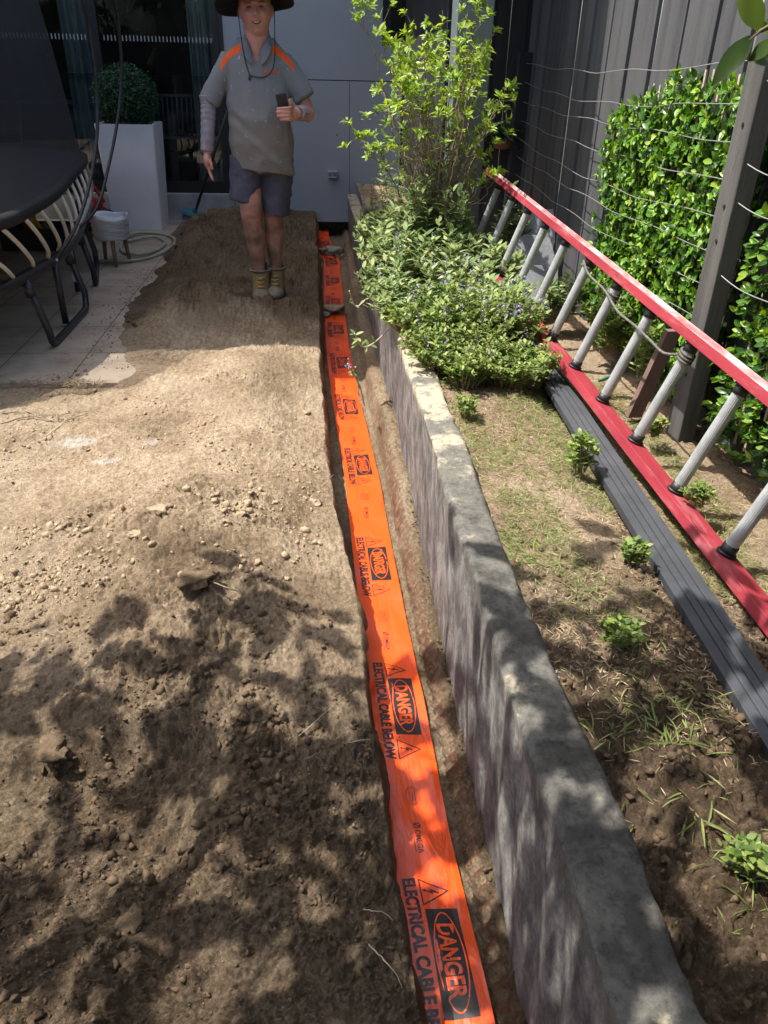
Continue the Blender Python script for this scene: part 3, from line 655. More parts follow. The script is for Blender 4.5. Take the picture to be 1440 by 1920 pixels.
for n, a in (('fresh_shade', sstep(1.7, 1.0, YY+.2*fbm(XX*4, YY*4, s=124, o=3))*.95+.1), ('red', 0*XX+.06), ('chalk', 0*XX)):
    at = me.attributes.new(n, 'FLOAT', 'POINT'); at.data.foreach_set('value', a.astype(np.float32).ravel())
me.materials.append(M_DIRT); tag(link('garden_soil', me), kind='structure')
P = pick(4200, .47, 1.1, .25, 1.9, lambda x, y: (.1+.7*clump(x, y))*sstep(1.7, 1.1, y)); crumbs('soil_crumbs', P, sz(len(P), .002, .015, 2.4), M_CLODD, 'dark crumbly soil lumps in the near end of the garden bed', 'soil', bed_h)
P = pick(500, .47, 1.1, .25, 1.7, lambda x, y: (.03+.9*clump2(x, y))*sstep(1.6, 1.1, y)); crumbs('soil_lumps', P, sz(len(P), .005, .019, 2.4), M_CLODD, 'larger broken soil lumps at the near end of the garden bed beside the wall', 'soil', bed_h, 2)
# dry straw and wood chip litter
def blades(name, N, box, dens, ln, wdt, mt, label, cat, upright, hf, zoff=.002, kind='stuff'):
    P = pick(N, *box, dens); n = len(P); t = leaf_t(.9, .05, .25 if upright > .3 else .06, 3, .6); V, F = t; V = V.copy(); V[:, 1] *= 1
    Lg = ln[0]+(ln[1]-ln[0])*rng.random(n); a = rng.uniform(0, 2*math.pi, n); up = upright*(.3+.9*rng.random(n))
    D = np.stack([np.cos(a), np.sin(a), up+.04*rng.normal(size=n)], 1); M = frames(D, np.tile([0, 0, 1.0], (n, 1))+.5*rng.normal(size=(n, 3)), Lg)
    V = V*np.array([1, wdt, 1]); 
    Lc = np.stack([P[:, 0], P[:, 1], hf(P[:, 0], P[:, 1])+zoff], 1)
    o = scatter(name, (V, F), M, Lc, mt); return tag(o, label, cat, kind=kind)
M_STRAW = leafmat('dry_straw', [(0, (.26, .19, .11)), (.5, (.40, .31, .19)), (1, (.52, .43, .29))], .15, .8, .2)
M_GRASS = leafmat('grass_blade', [(0, (.10, .15, .035)), (.6, (.20, .25, .07)), (1, (.34, .32, .14))], .3, .5)
mulch = lambda x, y: (.25+.75*clump(x*1.3, y*1.3))*sstep(.75, 1.3, y)
blades('straw_litter', 19000, (.46, 1.36, .7, 3.0), mulch, (.005, .024), .10, M_STRAW, 'dry straw and shredded bark litter covering the sunlit middle of the garden bed', 'mulch', .12, bed_h)
blades('short_grass', 13000, (.46, 1.2, 1.3, 2.9), lambda x, y: sstep(-.1, .45, fbm(x*5, y*3, s=130, o=3)+.6*sstep(1.5, 2.3, y)+.35*sstep(.75, .5, x)-.25)*.95, (.010, .032), .08, M_GRASS, 'sparse short yellow green grass growing in the garden bed beside the low wall', 'grass', .7, bed_h)
blades('grass_tufts', 900, (.46, 1.25, .6, 1.7), lambda x, y: sstep(.15, .5, fbm(x*6, y*6, s=131, o=3)), (.02, .06), .08, M_GRASS, 'thin grass tufts in the dappled near part of the garden bed', 'grass', .35, bed_h)
blades('dry_grass', 700, (-1.8, -1.05, 3.72, 3.83), lambda x, y: 1+0*x, (.015, .05), .08, M_STRAW, 'dry grass stubble along the front edge of the paving', 'grass', .5, lambda x, y: dirt_h(x, y))

# ------------------------------------------------------------------ LADDER lying on its edge
P0 = np.array([1.025, 1.559, .372]); D0 = np.array([-.010, .299, .018]); O0 = np.array([.110, -.025, .314])
dn = D0/np.linalg.norm(D0); on = O0-dn*(O0@dn); on /= np.linalg.norm(on); wn = np.cross(dn, on)   # wn: across the web
if wn[0] > 0: wn = -wn
M_RED = mat('red_fibreglass', (.23, .016, .028), (.33, .034, .048), rough=.6, scale=3, bump=.12, bscale=200, stretch=(8, 1, 8), lo=.3, hi=.7)
def red_mat():
    m = M_RED; nt = m.node_tree; N = nt.nodes; L = nt.links; b = N['Principled BSDF']
    tc = N.new('ShaderNodeTexCoord'); n = N.new('ShaderNodeTexNoise'); n.inputs['Scale'].default_value = 9; n.inputs['Detail'].default_value = 8; n.inputs['Roughness'].default_value = .75
    mp = N.new('ShaderNodeMapping'); mp.inputs['Scale'].default_value = (2.5, .35, 2.5); L.new(tc.outputs['Object'], mp.inputs[0]); L.new(mp.outputs[0], n.inputs['Vector'])
    r = ramp(nt, [(.52, (0, 0, 0)), (.70, (.45, .45, .45))]); L.new(n.outputs[0], r.inputs[0])
    old = b.inputs['Base Color'].links[0].from_socket
    mx = N.new('ShaderNodeMix'); mx.data_type = 'RGBA'; mx.inputs[7].default_value = (.50, .24, .24, 1); L.new(r.outputs[0], mx.inputs[0]); L.new(old, mx.inputs[6]); L.new(mx.outputs[2], b.inputs['Base Color'])
    return m
red_mat()
M_ALU = mat('brushed_aluminium', (.40, .41, .41), (.54, .55, .54), rough=.5, metal=.5, scale=30, bump=.1, bscale=150)
M_BLKP = mat('black_plastic', (.022, .021, .022), rough=.5)
lad = thing('ladder', 'red fibreglass ladder with ribbed aluminium rungs lying on its edge against the fence', 'ladder', tuple(P0-3*D0))
M_RED2 = mat('sunlit_worn_red_fibreglass', (.36, .085, .095), (.52, .27, .265), c3=(.62, .55, .53), rough=.7, scale=9, stretch=(2, .5, 2), lo=.38, hi=.66)  # sunlit pink of the rail top painted in, plus white worn patches
def rail(base, sgn, i0, i1, fl=.030, label=None):
    a, c = base+D0*i0, base+D0*i1; hw = .034; th = .005; base = base+wn*.016; V = []; F = []
    # C channel profile: web between flanges pointing away from the rungs, small lip bead
    pr = [(-hw, 0), (hw, 0), (hw, fl), (hw-.006, fl), (hw-.006, th), (.010, th), (.006, th+.003), (-.006, th+.003), (-.010, th), (-hw+.006, th), (-hw+.006, fl), (-hw, fl)]
    n = len(pr); ts = np.linspace(0, 1, 60)
    rings = []
    for t in ts:
        c0 = a*(1-t)+c*t; rings.append([c0+wn*p[0]+on*sgn*p[1] for p in pr])
    b = MB(); b.loft(rings, cap=False); b.F.append(tuple(range(n-1, -1, -1))); b.F.append(tuple((len(ts)-1)*n+k for k in range(n)))
    o = b.build('rail', M_RED, lad, bevel=.0015)
    if sgn > 0: o.data.materials.append(M_RED2); [setattr(f, 'material_index', 1) for i, f in enumerate(o.data.polygons) if i < 59*n and i % n in (2, 3, 4, 5, 6, 7, 8, 9, 10)]
    if label: o['label'] = label
    return o
rail(P0-on*.004, -1, -5.2, 10.9, label='lower red rail near the ground')
rail(P0+on*.345, 1, -5.2, 10.9, label='upper red rail with sunlit pink and worn white painted on top')
def rung_mesh():
    V = []; F = []; n = 44; rr = .0165
    ring = []
    for k in range(n):
        a = 2*math.pi*k/n; r = rr*(1+.022*(1 if k % 2 else -1)); ring.append((r*math.cos(a)*1.08, r*math.sin(a)))
    b = MB(); b.loft([[wn*x+dn*y+on*h for (x, y) in ring] for h in (.006, .336)])
    out = []
    for h0, h1 in ((.0, .026), (.315, .343)):
        f = MB(); out.append(f)
        for (ra, ha, hb) in ((.0205, h0, h1), ):
            f.loft([[wn*ra*math.cos(2*math.pi*k/28)+dn*ra*math.sin(2*math.pi*k/28)+on*h for k in range(28)] for h in (ha, hb)])
        f.loft([[wn*.027*math.cos(2*math.pi*k/28)+dn*.024*math.sin(2*math.pi*k/28)+on*h for k in range(28)] for h in ((h0, h0+.004) if h0 < .1 else (h1-.004, h1))])
    return b, out
rb, rfs = rung_mesh(); me1 = mesh_data('rung', rb.V, rb.F); me1.materials.append(M_ALU); me2 = [mesh_data('ferrule', q.V, q.F, True) for q in rfs]; [q.materials.append(M_BLKP) for q in me2]
for i in range(-4, 11):
    r = bpy.data.objects.new('rung', me1); col.objects.link(r); r.parent = lad; r.location = Vector(P0+D0*i)-lad.location
    for q in me2: f = bpy.data.objects.new('ferrule', q); col.objects.link(f); f.parent = r
M_ROPE = mat('weathered_rope', (.09, .085, .08), (.19, .18, .165), rough=.95, scale=80, bump=1, bscale=260, bdist=.004)
def rung_pt(i, h, dx=0, dw=0): return P0+D0*i+on*h+dn*dx+wn*dw
b = MB()
b.tube(catmull([rung_pt(5.05, .325, 0, .02), rung_pt(4.70, .30, 0, .025), rung_pt(4.20, .295, 0, .022), rung_pt(3.98, .29, 0, .024), rung_pt(3.50, .272, 0, .03), rung_pt(3.00, .275, 0, .030), rung_pt(2.60, .272, 0, .026), rung_pt(2.275, .27, 0, .024), rung_pt(2.02, .295, 0, .024)], 8), .0042, 8)
for i, h in ((5, .315), (4, .300), (4, .290), (2, .300), (2, .289), (2, .310)):
    C = [rung_pt(i, h+.006*math.sin(a*1.0))+wn*.0225*math.cos(a)+dn*.0225*math.sin(a) for a in np.linspace(0, 2*math.pi, 20)]; b.tube(C, .0042, 7, cap=False)
rope = b.build('rope', M_ROPE, None, True); tag(rope, 'grey rope tied round three ladder rungs below the upper rail', 'rope')
M_GTUBE = mat('green_hose', (.02, .16, .11), rough=.35)
b = MB(); b.tube(catmull([rung_pt(3.0, .31, .03, .0), rung_pt(2.9, .2, .05, -.02), rung_pt(3.1, .10, .05, -.05), rung_pt(3.45, .03, .05, -.08), rung_pt(3.7, -.01, .05, -.1)], 8), .006, 8); tag(b.build('drip_hose', M_GTUBE, None, True), 'short green plastic hose hanging behind the ladder rungs', 'hose')

# grooved decking board
M_BOARD = mat('dark_composite', (.036, .039, .045), (.058, .062, .071), rough=.6, scale=6, bump=.12, bscale=120, bdist=.003)
def deck(w_, z, th, dx=0):
    lf = [atz(x, y, z) for x, y in ((1043, 752), (1138, 912), (1232, 1054), (1374, 1300))]; m_ = np.polyfit([p[1] for p in lf], [p[0] for p in lf], 1)
    y0, y1 = -.6, 3.62; A = np.array([np.polyval(m_, y0)+w_/2+dx, y0, z]); B = np.array([np.polyval(m_, y1)+w_/2+dx, y1, z]); d = (B-A)/np.linalg.norm(B-A); n = np.array([d[1], -d[0], 0])
    pr = [(-w_/2, -th), (-w_/2, 0)]
    for g in (-.45, .0, .45): pr += [(g*w_/2-.0022, 0), (g*w_/2-.0012, -.005), (g*w_/2+.0012, -.005), (g*w_/2+.0022, 0)]
    pr += [(w_/2, 0), (w_/2, -th)]
    b = MB(); b.loft([[A*(1-s)+B*s+n*p[0]+np.array([0, 0, p[1]]) for p in pr] for s in np.linspace(0, 1, 24)]); return b
o = deck(.094, .375, .024).build('decking_board', M_BOARD, bevel=.001); tag(o, 'long dark grooved composite decking board lying beside the red ladder', 'board')
o = deck(.090, .349, .028, .006).build('decking_board', M_BOARD); tag(o, 'plain dark board mostly hidden underneath the grooved decking board', 'board')

# ------------------------------------------------------------------ SIDE FENCE, posts, wires
M_PAINTW = mat('dark_stained_timber', (.040, .041, .045), (.078, .080, .085), rough=.75, scale=3, stretch=(1, 4, .35), bump=.6, bscale=40, bdist=.006, c3=(.098, .10, .105), lo=.3, hi=.72)
M_DARKW = mat('charcoal_stained_timber', (.012, .012, .015), (.026, .026, .030), rough=.8, scale=3, stretch=(4, 1, .3), bump=.5, bscale=40, bdist=.005)
M_WIRE = mat('galvanised_wire', (.42, .42, .42), rough=.4, metal=.6)
fx = 1.385
side = thing('timber_fence', 'tall charcoal paling fence along the right side behind the hedge panels', 'fence', (fx, 2, .3))
b = MB(); y = -2.4; k = 0
while y < 5.62:
    wd = .135+.012*math.sin(k*2.3); dx = .004*math.sin(k*4.1)+(.012 if k % 2 else 0)
    b.box(fx+dx, fx+dx+.018, y+.002, y+wd-.002, .22, 2.35+.01*math.sin(k)); y += wd; k += 1
b.build('palings', M_PAINTW, side, bevel=.002)
b = MB(); b.box(fx+.034, fx+.075, -2.4, 5.6, .55, .63); b.box(fx+.034, fx+.075, -2.4, 5.6, 1.9, 1.98); b.build('back_rails', M_PAINTW, side)
b = MB(); b.box(1.235, 1.292, 2.325, 2.425, .30, 1.475); o = b.build('post', mat('weathered_post_timber', (.06, .058, .056), (.12, .116, .11), rough=.8, scale=4, stretch=(3, 3, .3), bump=.5, bscale=40), side, bevel=.003); o['label'] = 'square free standing post between the two hedge panels'
b = MB(); b.box(1.30, 1.38, 5.44, 5.52, .30, 1.52); o = b.build('post', M_DARKW, side, bevel=.003); o['label'] = 'dark corner post at the far end'
b = MB(); b.box(1.12, 1.17, 2.50, 2.53, .34, .66); b.V = [(x+.25*(z-.34), yy-.02*(z-.34), z) for x, yy, z in b.V]; o = b.build('brace', mat('bare_hardwood', (.14, .085, .075), (.20, .12, .10), scale=20, rough=.8), side)
bh = MB()
wl = [(998, 120), (997, 157), (992, 195), (988, 228), (985, 262), (982, 300), (985, 335), (975, 380)]
for i, q in enumerate(wl):
    z0 = 1.46-.105*i; pts = []
    for s in np.linspace(0, 1, 13):
        Yw = 5.44-s*(5.44-2.41); sag = -.035*math.sin(math.pi*s)*(1+.5*math.sin(i*2)) ; zz = z0+sag-.05*s*(1-math.exp(-i/3))*0
        xx = 1.345-.09*s+.006*math.sin(i+9*s)
        pts.append((xx-.018*math.sin(math.pi*s)*0, Yw, zz+.008*math.sin(7*s*math.pi+i*1.7)*(.4+s*(1-s)*2)))
    bw = MB(); bw.tube(catmull(pts, 5), .0017, 5)
    if i in (0, 2, 3, 5):   # continues to the near hedge beyond the post
        bw.tube(catmull([(1.245, 2.36, z0-.04), (1.27, 2.2, z0-.07), (1.30, 1.9, z0-.06), (1.33, 1.5, z0-.05)], 5), .0018, 5)
    bw.build('trellis_wire', M_WIRE, side, True)
bp_ = MB()
M_HOLE = mat('hole_black', (.01, .01, .01), rough=1)
for z in (1.30, 1.08, .98, .55): bp_ = MB(); bp_.tube([(1.2345, 2.37, z), (1.2315, 2.37, z)], .006, 8); bp_.build('bolt_hole', M_HOLE, side)

# back fence beside the column
bk = thing('timber_fence', 'almost black fence closing the far end of the garden bed behind the ladder', 'fence', (1.15, 5.62, .3))
b = MB(); x = .86; k = 0
while x < 1.40: b.box(x+.0015, x+.0985, 5.60+(.01 if k % 2 else 0), 5.62+(.01 if k % 2 else 0), .25, 2.4); x += .1; k += 1
b.build('palings', M_DARKW, bk)
bk2 = thing('timber_fence', 'dark fence running from the garden bed back to the house wall behind the shrub', 'fence', (.9, 7, .3))
b = MB(); y = 5.64
while y < 8.5: b.box(.905, .925, y+.0015, y+.1285, .2, 2.4); y += .13
b.build('palings', M_DARKW, bk2)
# dark boundary fence and shrubs behind and left of the viewer (seen only in reflections)
bk3 = thing('boundary_fence', 'dark boundary fence behind the photographer', 'fence', (0, -6, 0))
b = MB(); x = -7.6
while x < 3.2: b.box(x, x+.13, -6.02, -6.0, -.4, 1.9); x += .135
b.build('palings', M_DARKW, bk3)
bk4 = thing('boundary_fence', 'dark boundary fence at the left of the yard', 'fence', (-7.5, 1, 0))
b = MB(); y = -6
while y < 8.5: b.box(-7.52, -7.5, y, y+.13, -.4, 1.9); y += .135
b.build('palings', M_DARKW, bk4)

# ------------------------------------------------------------------ artificial HEDGE PANELS on the fence
M_HEDGE = leafmat('artificial_leaf', [(0, (.022, .07, .012)), (.4, (.065, .17, .016)), (.75, (.15, .30, .025)), (1, (.30, .40, .06))], .28, .36, .45)
M_HBACK = leafmat('backing_leaf', [(0, (.012, .03, .010)), (1, (.03, .07, .015))], .1, .5)
M_LATH = mat('pale_lath', (.42, .34, .25), (.55, .46, .35), scale=30, rough=.8)
def hedge(y0, y1, z0, zt, label, seed, n):
    g = np.random.default_rng(seed)
    h = thing('hedge_panel', label, 'hedge', (1.33, (y0+y1)/2, z0), 'artificial hedge panels wired to the fence')
    def inside(Y, Z): top = zt(Y)+.03*fbm(Y*9, 1.0*seed, s=140, o=3); ed = .03*fbm(Z*8, 2.0*seed, s=141, o=3); return (Z < top) & (Y > y0+ed) & (Y < y1+ed)
    # clusters of four to six leaves fanned round a node
    nn = n; Y = g.uniform(y0-.03, y1+.03, nn); Z = g.uniform(z0, 1.5, nn); ok = inside(Y, Z); Y, Z = Y[ok], Z[ok]; m = len(Y)
    X = 1.335-.05*g.random(m)-.02*vnoise(Y*7, Z*7, 0, seed)
    Ls = []; Ds = []; Us = []; Ss = []; rv = []
    for k in range(5):
        a = g.uniform(0, 6.28)+k*2*math.pi/5+g.normal(0, .3, m)
        D = np.stack([-.55-.25*g.random(m), np.cos(a)*.9, np.sin(a)*.75+.12], 1)
        Ls.append(np.stack([X, Y, Z], 1)+g.normal(0, .004, (m, 3))); Ds.append(D); Us.append(np.stack([-.8+0*a, 0*a, .5+0*a], 1)+g.normal(0, .35, (m, 3))); Ss.append(g.uniform(.018, .042, m)); rv.append(np.clip(g.normal(.48, .30, m), 0, 1))
    T = leaf_t(.52, .16, .30, 4, .8)
    scatter('leaves', T, frames(np.concatenate(Ds), np.concatenate(Us), np.concatenate(Ss)), np.concatenate(Ls), M_HEDGE, h, True, np.concatenate(rv))['kind'] = 'stuff'
    nb_ = 1500; Y = g.uniform(y0, y1, nb_); Z = g.uniform(z0, 1.45, nb_); ok = inside(Y, Z+.03); Y, Z = Y[ok], Z[ok]; m = len(Y)
    scatter('backing_leaves', T, frames(np.stack([-.2+0*Y, g.normal(size=m), g.normal(size=m)], 1), np.tile([-1., 0, .2], (m, 1)), g.uniform(.05, .08, m)), np.stack([1.352+.012*g.random(m), Y, Z], 1), M_HBACK, h)['kind'] = 'stuff'
    b = MB(); yy = y0+.04
    while yy < y1: b.box(1.355, 1.361, yy, yy+.012, z0, float(zt(np.array(yy)))+.035+.01*math.sin(yy*60)); yy += .062
    b.build('lattice', M_LATH, h)
    return h
hedge(2.40, 3.66, .40, lambda Y: np.interp(Y, [2.4, 3.05, 3.45, 3.60, 3.7], [1.40, 1.40, 1.33, 1.22, .95]), 'tall bright green artificial leaf panel left of the square post behind the ladder', 5, 2100)
hedge(.9, 2.28, .38, lambda Y: np.interp(Y, [.9, 2.0, 2.3], [1.20, 1.18, 1.12]), 'shaded green artificial leaf panel at the right edge of the photo', 6, 1300)
# two little sprigs caught in the wire
for (px, py, X_) in ((1170, 208, 1.30), (1140, 292, 1.29)):
    c = atx(px, py, X_); g = rng.uniform(0, 6.28, 9); D = np.stack([-.4+0*g, np.cos(g), np.sin(g)*.6], 1)
    o = scatter('leaf_sprig', leaf_t(.45, .1, .2), frames(D, np.tile([-1., 0, .5], (9, 1)), rng.uniform(.03, .055, 9)), np.tile(c, (9, 1))+rng.normal(0, .008, (9, 3)), M_HEDGE, None, True)
    tag(o, 'small blue green leaf sprig caught on the %s wire left of the hedge panel' % ('upper' if py < 250 else 'lower'), 'sprig')

# ------------------------------------------------------------------ HOUSE
M_PANEL = mat('blue_grey_panel', (.29, .32, .355), (.31, .34, .375), rough=.5, scale=1.5, spec=.4, bump=.03, bscale=30)
M_FRAME = mat('black_window_frame', (.012, .013, .015), rough=.4)
M_CONC = mat('pale_concrete_step', (.24, .25, .25), (.36, .36, .35), scale=6, rough=.85, bump=.3, bscale=60)
M_COL = mat('grey_column_paint', (.13, .155, .165), (.165, .185, .19), scale=3, rough=.6, stretch=(1, 1, .4))
M_SHADE = mat('shade_slab_white', (.75, .75, .73), rough=.8)
def glass_mat():
    m = bpy.data.materials.new('dark_tinted_glass'); m.use_nodes = True; nt = m.node_tree; N = nt.nodes; L = nt.links; N.remove(N['Principled BSDF'])
    t = N.new('ShaderNodeBsdfTransparent'); t.inputs[0].default_value = (.62, .68, .68, 1); g = N.new('ShaderNodeBsdfGlossy'); g.inputs[0].default_value = (.85, .92, .95, 1); g.inputs['Roughness'].default_value = .005
    f = N.new('ShaderNodeFresnel'); f.inputs[0].default_value = 1.7; mx = N.new('ShaderNodeMixShader'); L.new(f.outputs[0], mx.inputs[0]); L.new(t.outputs[0], mx.inputs[1]); L.new(g.outputs[0], mx.inputs[2]); L.new(mx.outputs[0], N['Material Output'].inputs[0]); return m
M_GLASS = glass_mat()
WY = 8.60
hs = thing('house', 'blue grey clad house with dark sliding glass door behind the man', 'house', (-2, WY, 0))
b = MB(); b.box(-.80, .385, WY, WY+.10, -.005, 1.298); b.box(.389, .90, WY, WY+.10, -.005, 1.298); b.V = b.V[:]; b.build('wall_panel', M_PANEL, hs)['label'] = 'lower blue grey panels with an outlet'
b = MB(); b.box(-.80, .70, WY, WY+.10, 1.306, 3.3); b.box(.70, 1.3, WY, WY+.10, 1.306, 1.60); b.build('wall_panel', M_PANEL, hs)['label'] = 'upper blue grey panels'
b = MB(); b.box(-.84, -.80, WY-.01, WY+.10, .0, 3.3); b.box(-7, -.84, WY+.0, WY+.10, 2.45, 3.3); b.box(-7, 3.2, WY+.12, WY+.2, 1.30, 1.306); b.build('trim', M_FRAME, hs)
b = MB(); b.box(-7.2, -.80, 8.56, WY+.3, -.1, .262); b.build('concrete_step', M_CONC, hs, bevel=.006)
b = MB(); b.box(-.79, .9, WY+.14, WY+.2, -.5, .0); b.build('void_backing', M_FRAME, hs)  # black slab stands in for the dark void below the panels
dr = MB()
dr.box(-7.0, -.845, WY+.02, WY+.09, .264, .372)
for x in (-7.0, -4.9, -3.2, -2.02): dr.box(x, x+.07, WY+.02, WY+.09, .372, 2.44)
dr.box(-.90, -.845, WY+.02, WY+.09, .372, 2.44); dr.box(-7.0, -.845, WY+.02, WY+.09, 2.40, 2.449)
do = dr.build('sliding_door', M_FRAME, hs)
b = MB(); b.add([(-6.95, WY+.055, .373), (-.90, WY+.055, .373), (-.90, WY+.055, 2.40), (-6.95, WY+.055, 2.40)], [(0, 1, 2, 3)]); b.build('pane', M_GLASS, do)
b = MB()
for i in range(60):
    x = -2.9+i*.034
    if -2.05 < x < -1.93: continue
    b.box(x, x+.010, WY+.051, WY+.0535, 1.585, 1.63)
b.build('safety_marking', mat('frosted_marking', (.30, .34, .35), rough=.6), do)
wn_ = MB(); wn_.box(.70, .78, WY+.0, WY+.09, 1.602, 3.3); wn_.box(.78, 1.3, WY, WY+.09, 1.602, 1.66); wn_.box(1.02, 1.07, WY, WY+.09, 1.66, 3.3)
wo = wn_.build('window', M_FRAME, hs); b = MB(); b.add([(.78, WY+.05, 1.66), (1.3, WY+.05, 1.66), (1.3, WY+.05, 3.3), (.78, WY+.05, 3.3)], [(0, 1, 2, 3)]); b.build('pane', M_GLASS, wo)
# outlet
M_OUT = mat('outlet_grey', (.40, .42, .44), rough=.5)
c = aty(623, 327, WY); b = MB(); b.box(c[0]-.045, c[0]+.045, WY-.055, WY, c[2]-.03, c[2]+.028); b.box(c[0]-.05, c[0]+.05, WY-.062, WY-.002, c[2]+.0285, c[2]+.036)
ou = b.build('power_outlet', M_OUT, hs, bevel=.004); b = MB()
for dx in (-.022, .022): b.box(c[0]+dx-.017, c[0]+dx+.017, WY-.0575, WY-.0555, c[2]-.012, c[2]+.018)
b.build('socket', mat('outlet_dark', (.16, .165, .17), rough=.5), ou)
b = MB(); c = aty(632, 253, WY); b.tube([(c[0], WY-.002, c[2]), (c[0], WY+.001, c[2])], .008, 10); b.build('screw_hole', M_FRAME, hs)
# column; slabs added above the view to cast shade and block sky; their beam
b = MB(); b.box(.79, .985, 4.80, 5.0, .2, 2.62); b.build('column', M_COL, hs, bevel=.004)
b = MB(); b.box(-5.2, -2.24, 4.58, 5.10, 5.5, 5.7); b.box(-5.2, -1.86, 5.10, 8.70, 5.5, 5.7); b.build('shade_slab', M_SHADE, hs)['label'] = 'added slab above the view that casts the patio shade'
b = MB(); b.box(.45, 1.9, 4.22, 8.70, 2.62, 2.78); b.build('shade_slab', M_SHADE, hs)['label'] = 'added slab above the view that keeps sky off the fence side'
b = MB(); b.box(-7.2, 1.6, 8.7, 8.9, 3.2, 6.6); b.build('upper_wall', M_PANEL, hs)
b = MB(); b.box(-5.1, -1.9, 4.6, 4.72, 5.36, 5.5); b.build('shade_slab_beam', M_COL, hs)
# room behind the glass
M_ROOM = mat('dark_interior', (.05, .05, .05), rough=.9); M_RFL = mat('interior_floor', (.16, .13, .10), rough=.5)
b = MB(); b.box(-7.1, .2, 12.6, 12.7, .25, 2.6); b.box(.2, .3, 8.75, 12.7, .25, 2.6); b.box(-7.2, -7.1, 8.75, 12.7, .25, 2.6); b.box(-7.2, .3, 8.75, 12.7, 2.6, 2.7); b.box(.3, 1.5, 9.3, 9.4, .2, 3.4); b.box(1.4, 1.5, 8.7, 9.3, .2, 3.4); b.build('interior_wall', M_ROOM, hs)
b = MB(); b.box(-7.1, .2, 8.91, 12.6, .24, .30); b.build('interior_floor', M_RFL, hs)
M_CURT = mat('sheer_curtain', (.36, .43, .44), (.46, .53, .54), scale=2, rough=.9)
def curtain(x0, x1, label):
    n = 120; xs = np.linspace(x0, x1, n); y = WY+.26+.035*np.sin(xs*52)+.015*np.sin(xs*131+1); zz = np.linspace(.33, 2.5, 8)
    X, Z = np.meshgrid(xs, zz); Yc = np.broadcast_to(y, X.shape)+.01*np.sin(Z*3+X*20)
    o = obj('curtain', np.stack([X, Yc, Z], 2).reshape(-1, 3), grid_faces(8, n), M_CURT, None, True); tag(o, label, 'curtain', 'curtains inside the glass door')
curtain(-1.16, -.82, 'pale sheer curtain inside the glass door directly behind the man')
curtain(-2.35, -2.06, 'dim drawn back curtain beside the door frame left of the topiary')
# chair and table put indoors to stand in for reflected patio furniture
ch = thing('reflection_chair', 'slatted chair added indoors to stand in for a reflection between planter and curtain', 'chair', (-1.42, 9.3, .30))
M_REFL_FURN = mat('grey_reflection_furniture', (.30, .32, .33), rough=.5)
for x in (-1.62, -1.24):
    for y in (9.15, 9.52): b = MB(); b.tube([(x, y, .30), (x+(-.01), y, .72)], .016, 8); b.build('leg', M_FRAME, ch)
b = MB(); b.box(-1.65, -1.21, 9.12, 9.56, .721, .75); b.build('reflection_seat', M_REFL_FURN, ch, bevel=.008)
b = MB()
for i in range(9): x = -1.62+i*.048; b.tube([(x, 9.10, .76), (x+.03, 9.02, 1.12)], .008, 6)
b.tube([(-1.64, 9.02, 1.13), (-1.18, 9.02, 1.13)], .014, 8); b.build('reflection_backrest', M_REFL_FURN, ch, True)
tb = thing('reflection_table', 'dark table added indoors to stand in for a reflection in the glass door', 'table', (-2.9, 9.6, .3))
b = MB(); b.box(-3.6, -1.9, 9.3, 10.1, 1.02, 1.06); b.build('reflection_tabletop', M_REFL_FURN, tb)
for x in (-3.5, -2.0):
    for y in (9.4, 10.0): b = MB(); b.box(x-.03, x+.03, y-.03, y+.03, .30, 1.02); b.build('leg', M_FRAME, tb)

# ------------------------------------------------------------------ PLANTER, TOPIARY, POT, BROOM, HOSE, TOOLS
M_PLT = mat('white_fibre_cement', (.62, .62, .63), (.72, .72, .73), scale=2.5, rough=.7, bump=.12, bscale=20)
pl = MB(); 
def sq(cx, cy, h, z, r=.012): return [(cx-h+r, cy-h, z), (cx+h-r, cy-h, z), (cx+h, cy-h+r, z), (cx+h, cy+h-r, z), (cx+h-r, cy+h, z), (cx-h+r, cy+h, z), (cx-h, cy+h-r, z), (cx-h, cy-h+r, z)]
PX, PY = -1.69, 8.22
pl.loft([sq(PX, PY, .225, .008), sq(PX, PY, .262, .925), sq(PX, PY, .238, .925), sq(PX, PY, .230, .84)], cap=False); pl.F.append((7, 6, 5, 4, 3, 2, 1, 0)); pl.F.append(tuple(24+k for k in range(8)))
o = pl.build('planter', M_PLT); tag(o, 'tall square off white planter standing against the glass door', 'planter')
M_TOP = leafmat('box_leaf', [(0, (.008, .03, .014)), (.6, (.02, .07, .028)), (1, (.07, .15, .07))], .2, .4)
n = 6500; d = rng.normal(size=(n, 3)); d /= np.linalg.norm(d, axis=1, keepdims=True); rr = .272+.012*rng.normal(size=n); rr = rr*(.82+.18*rng.random(n)**.3)
L_ = d*rr[:, None]*np.array([1.02, 1.02, .98])+np.array([PX, PY, 1.125]); k = L_[:, 2] > .90
tp_ = thing('topiary_ball', 'clipped dark green topiary ball sitting in the tall white planter', 'topiary', (PX, PY, .86))
D = d[k]*.7+rng.normal(0, .6, (k.sum(), 3)); scatter('leaves', leaf_t(.62, .1, .15, 3), frames(D, d[k], rng.uniform(.016, .028, k.sum())), L_[k], M_TOP, tp_)['kind'] = 'stuff'
b = MB(); b.ball((PX, PY, 1.125), .225, 20, 12); b.build('core', mat('topiary_core', (.008, .016, .008), rough=1), tp_, True)
b = MB(); b.tube([(PX, PY, .80), (PX, PY, 1.0)], .02, 8); b.build('stem', M_TWIG, tp_)

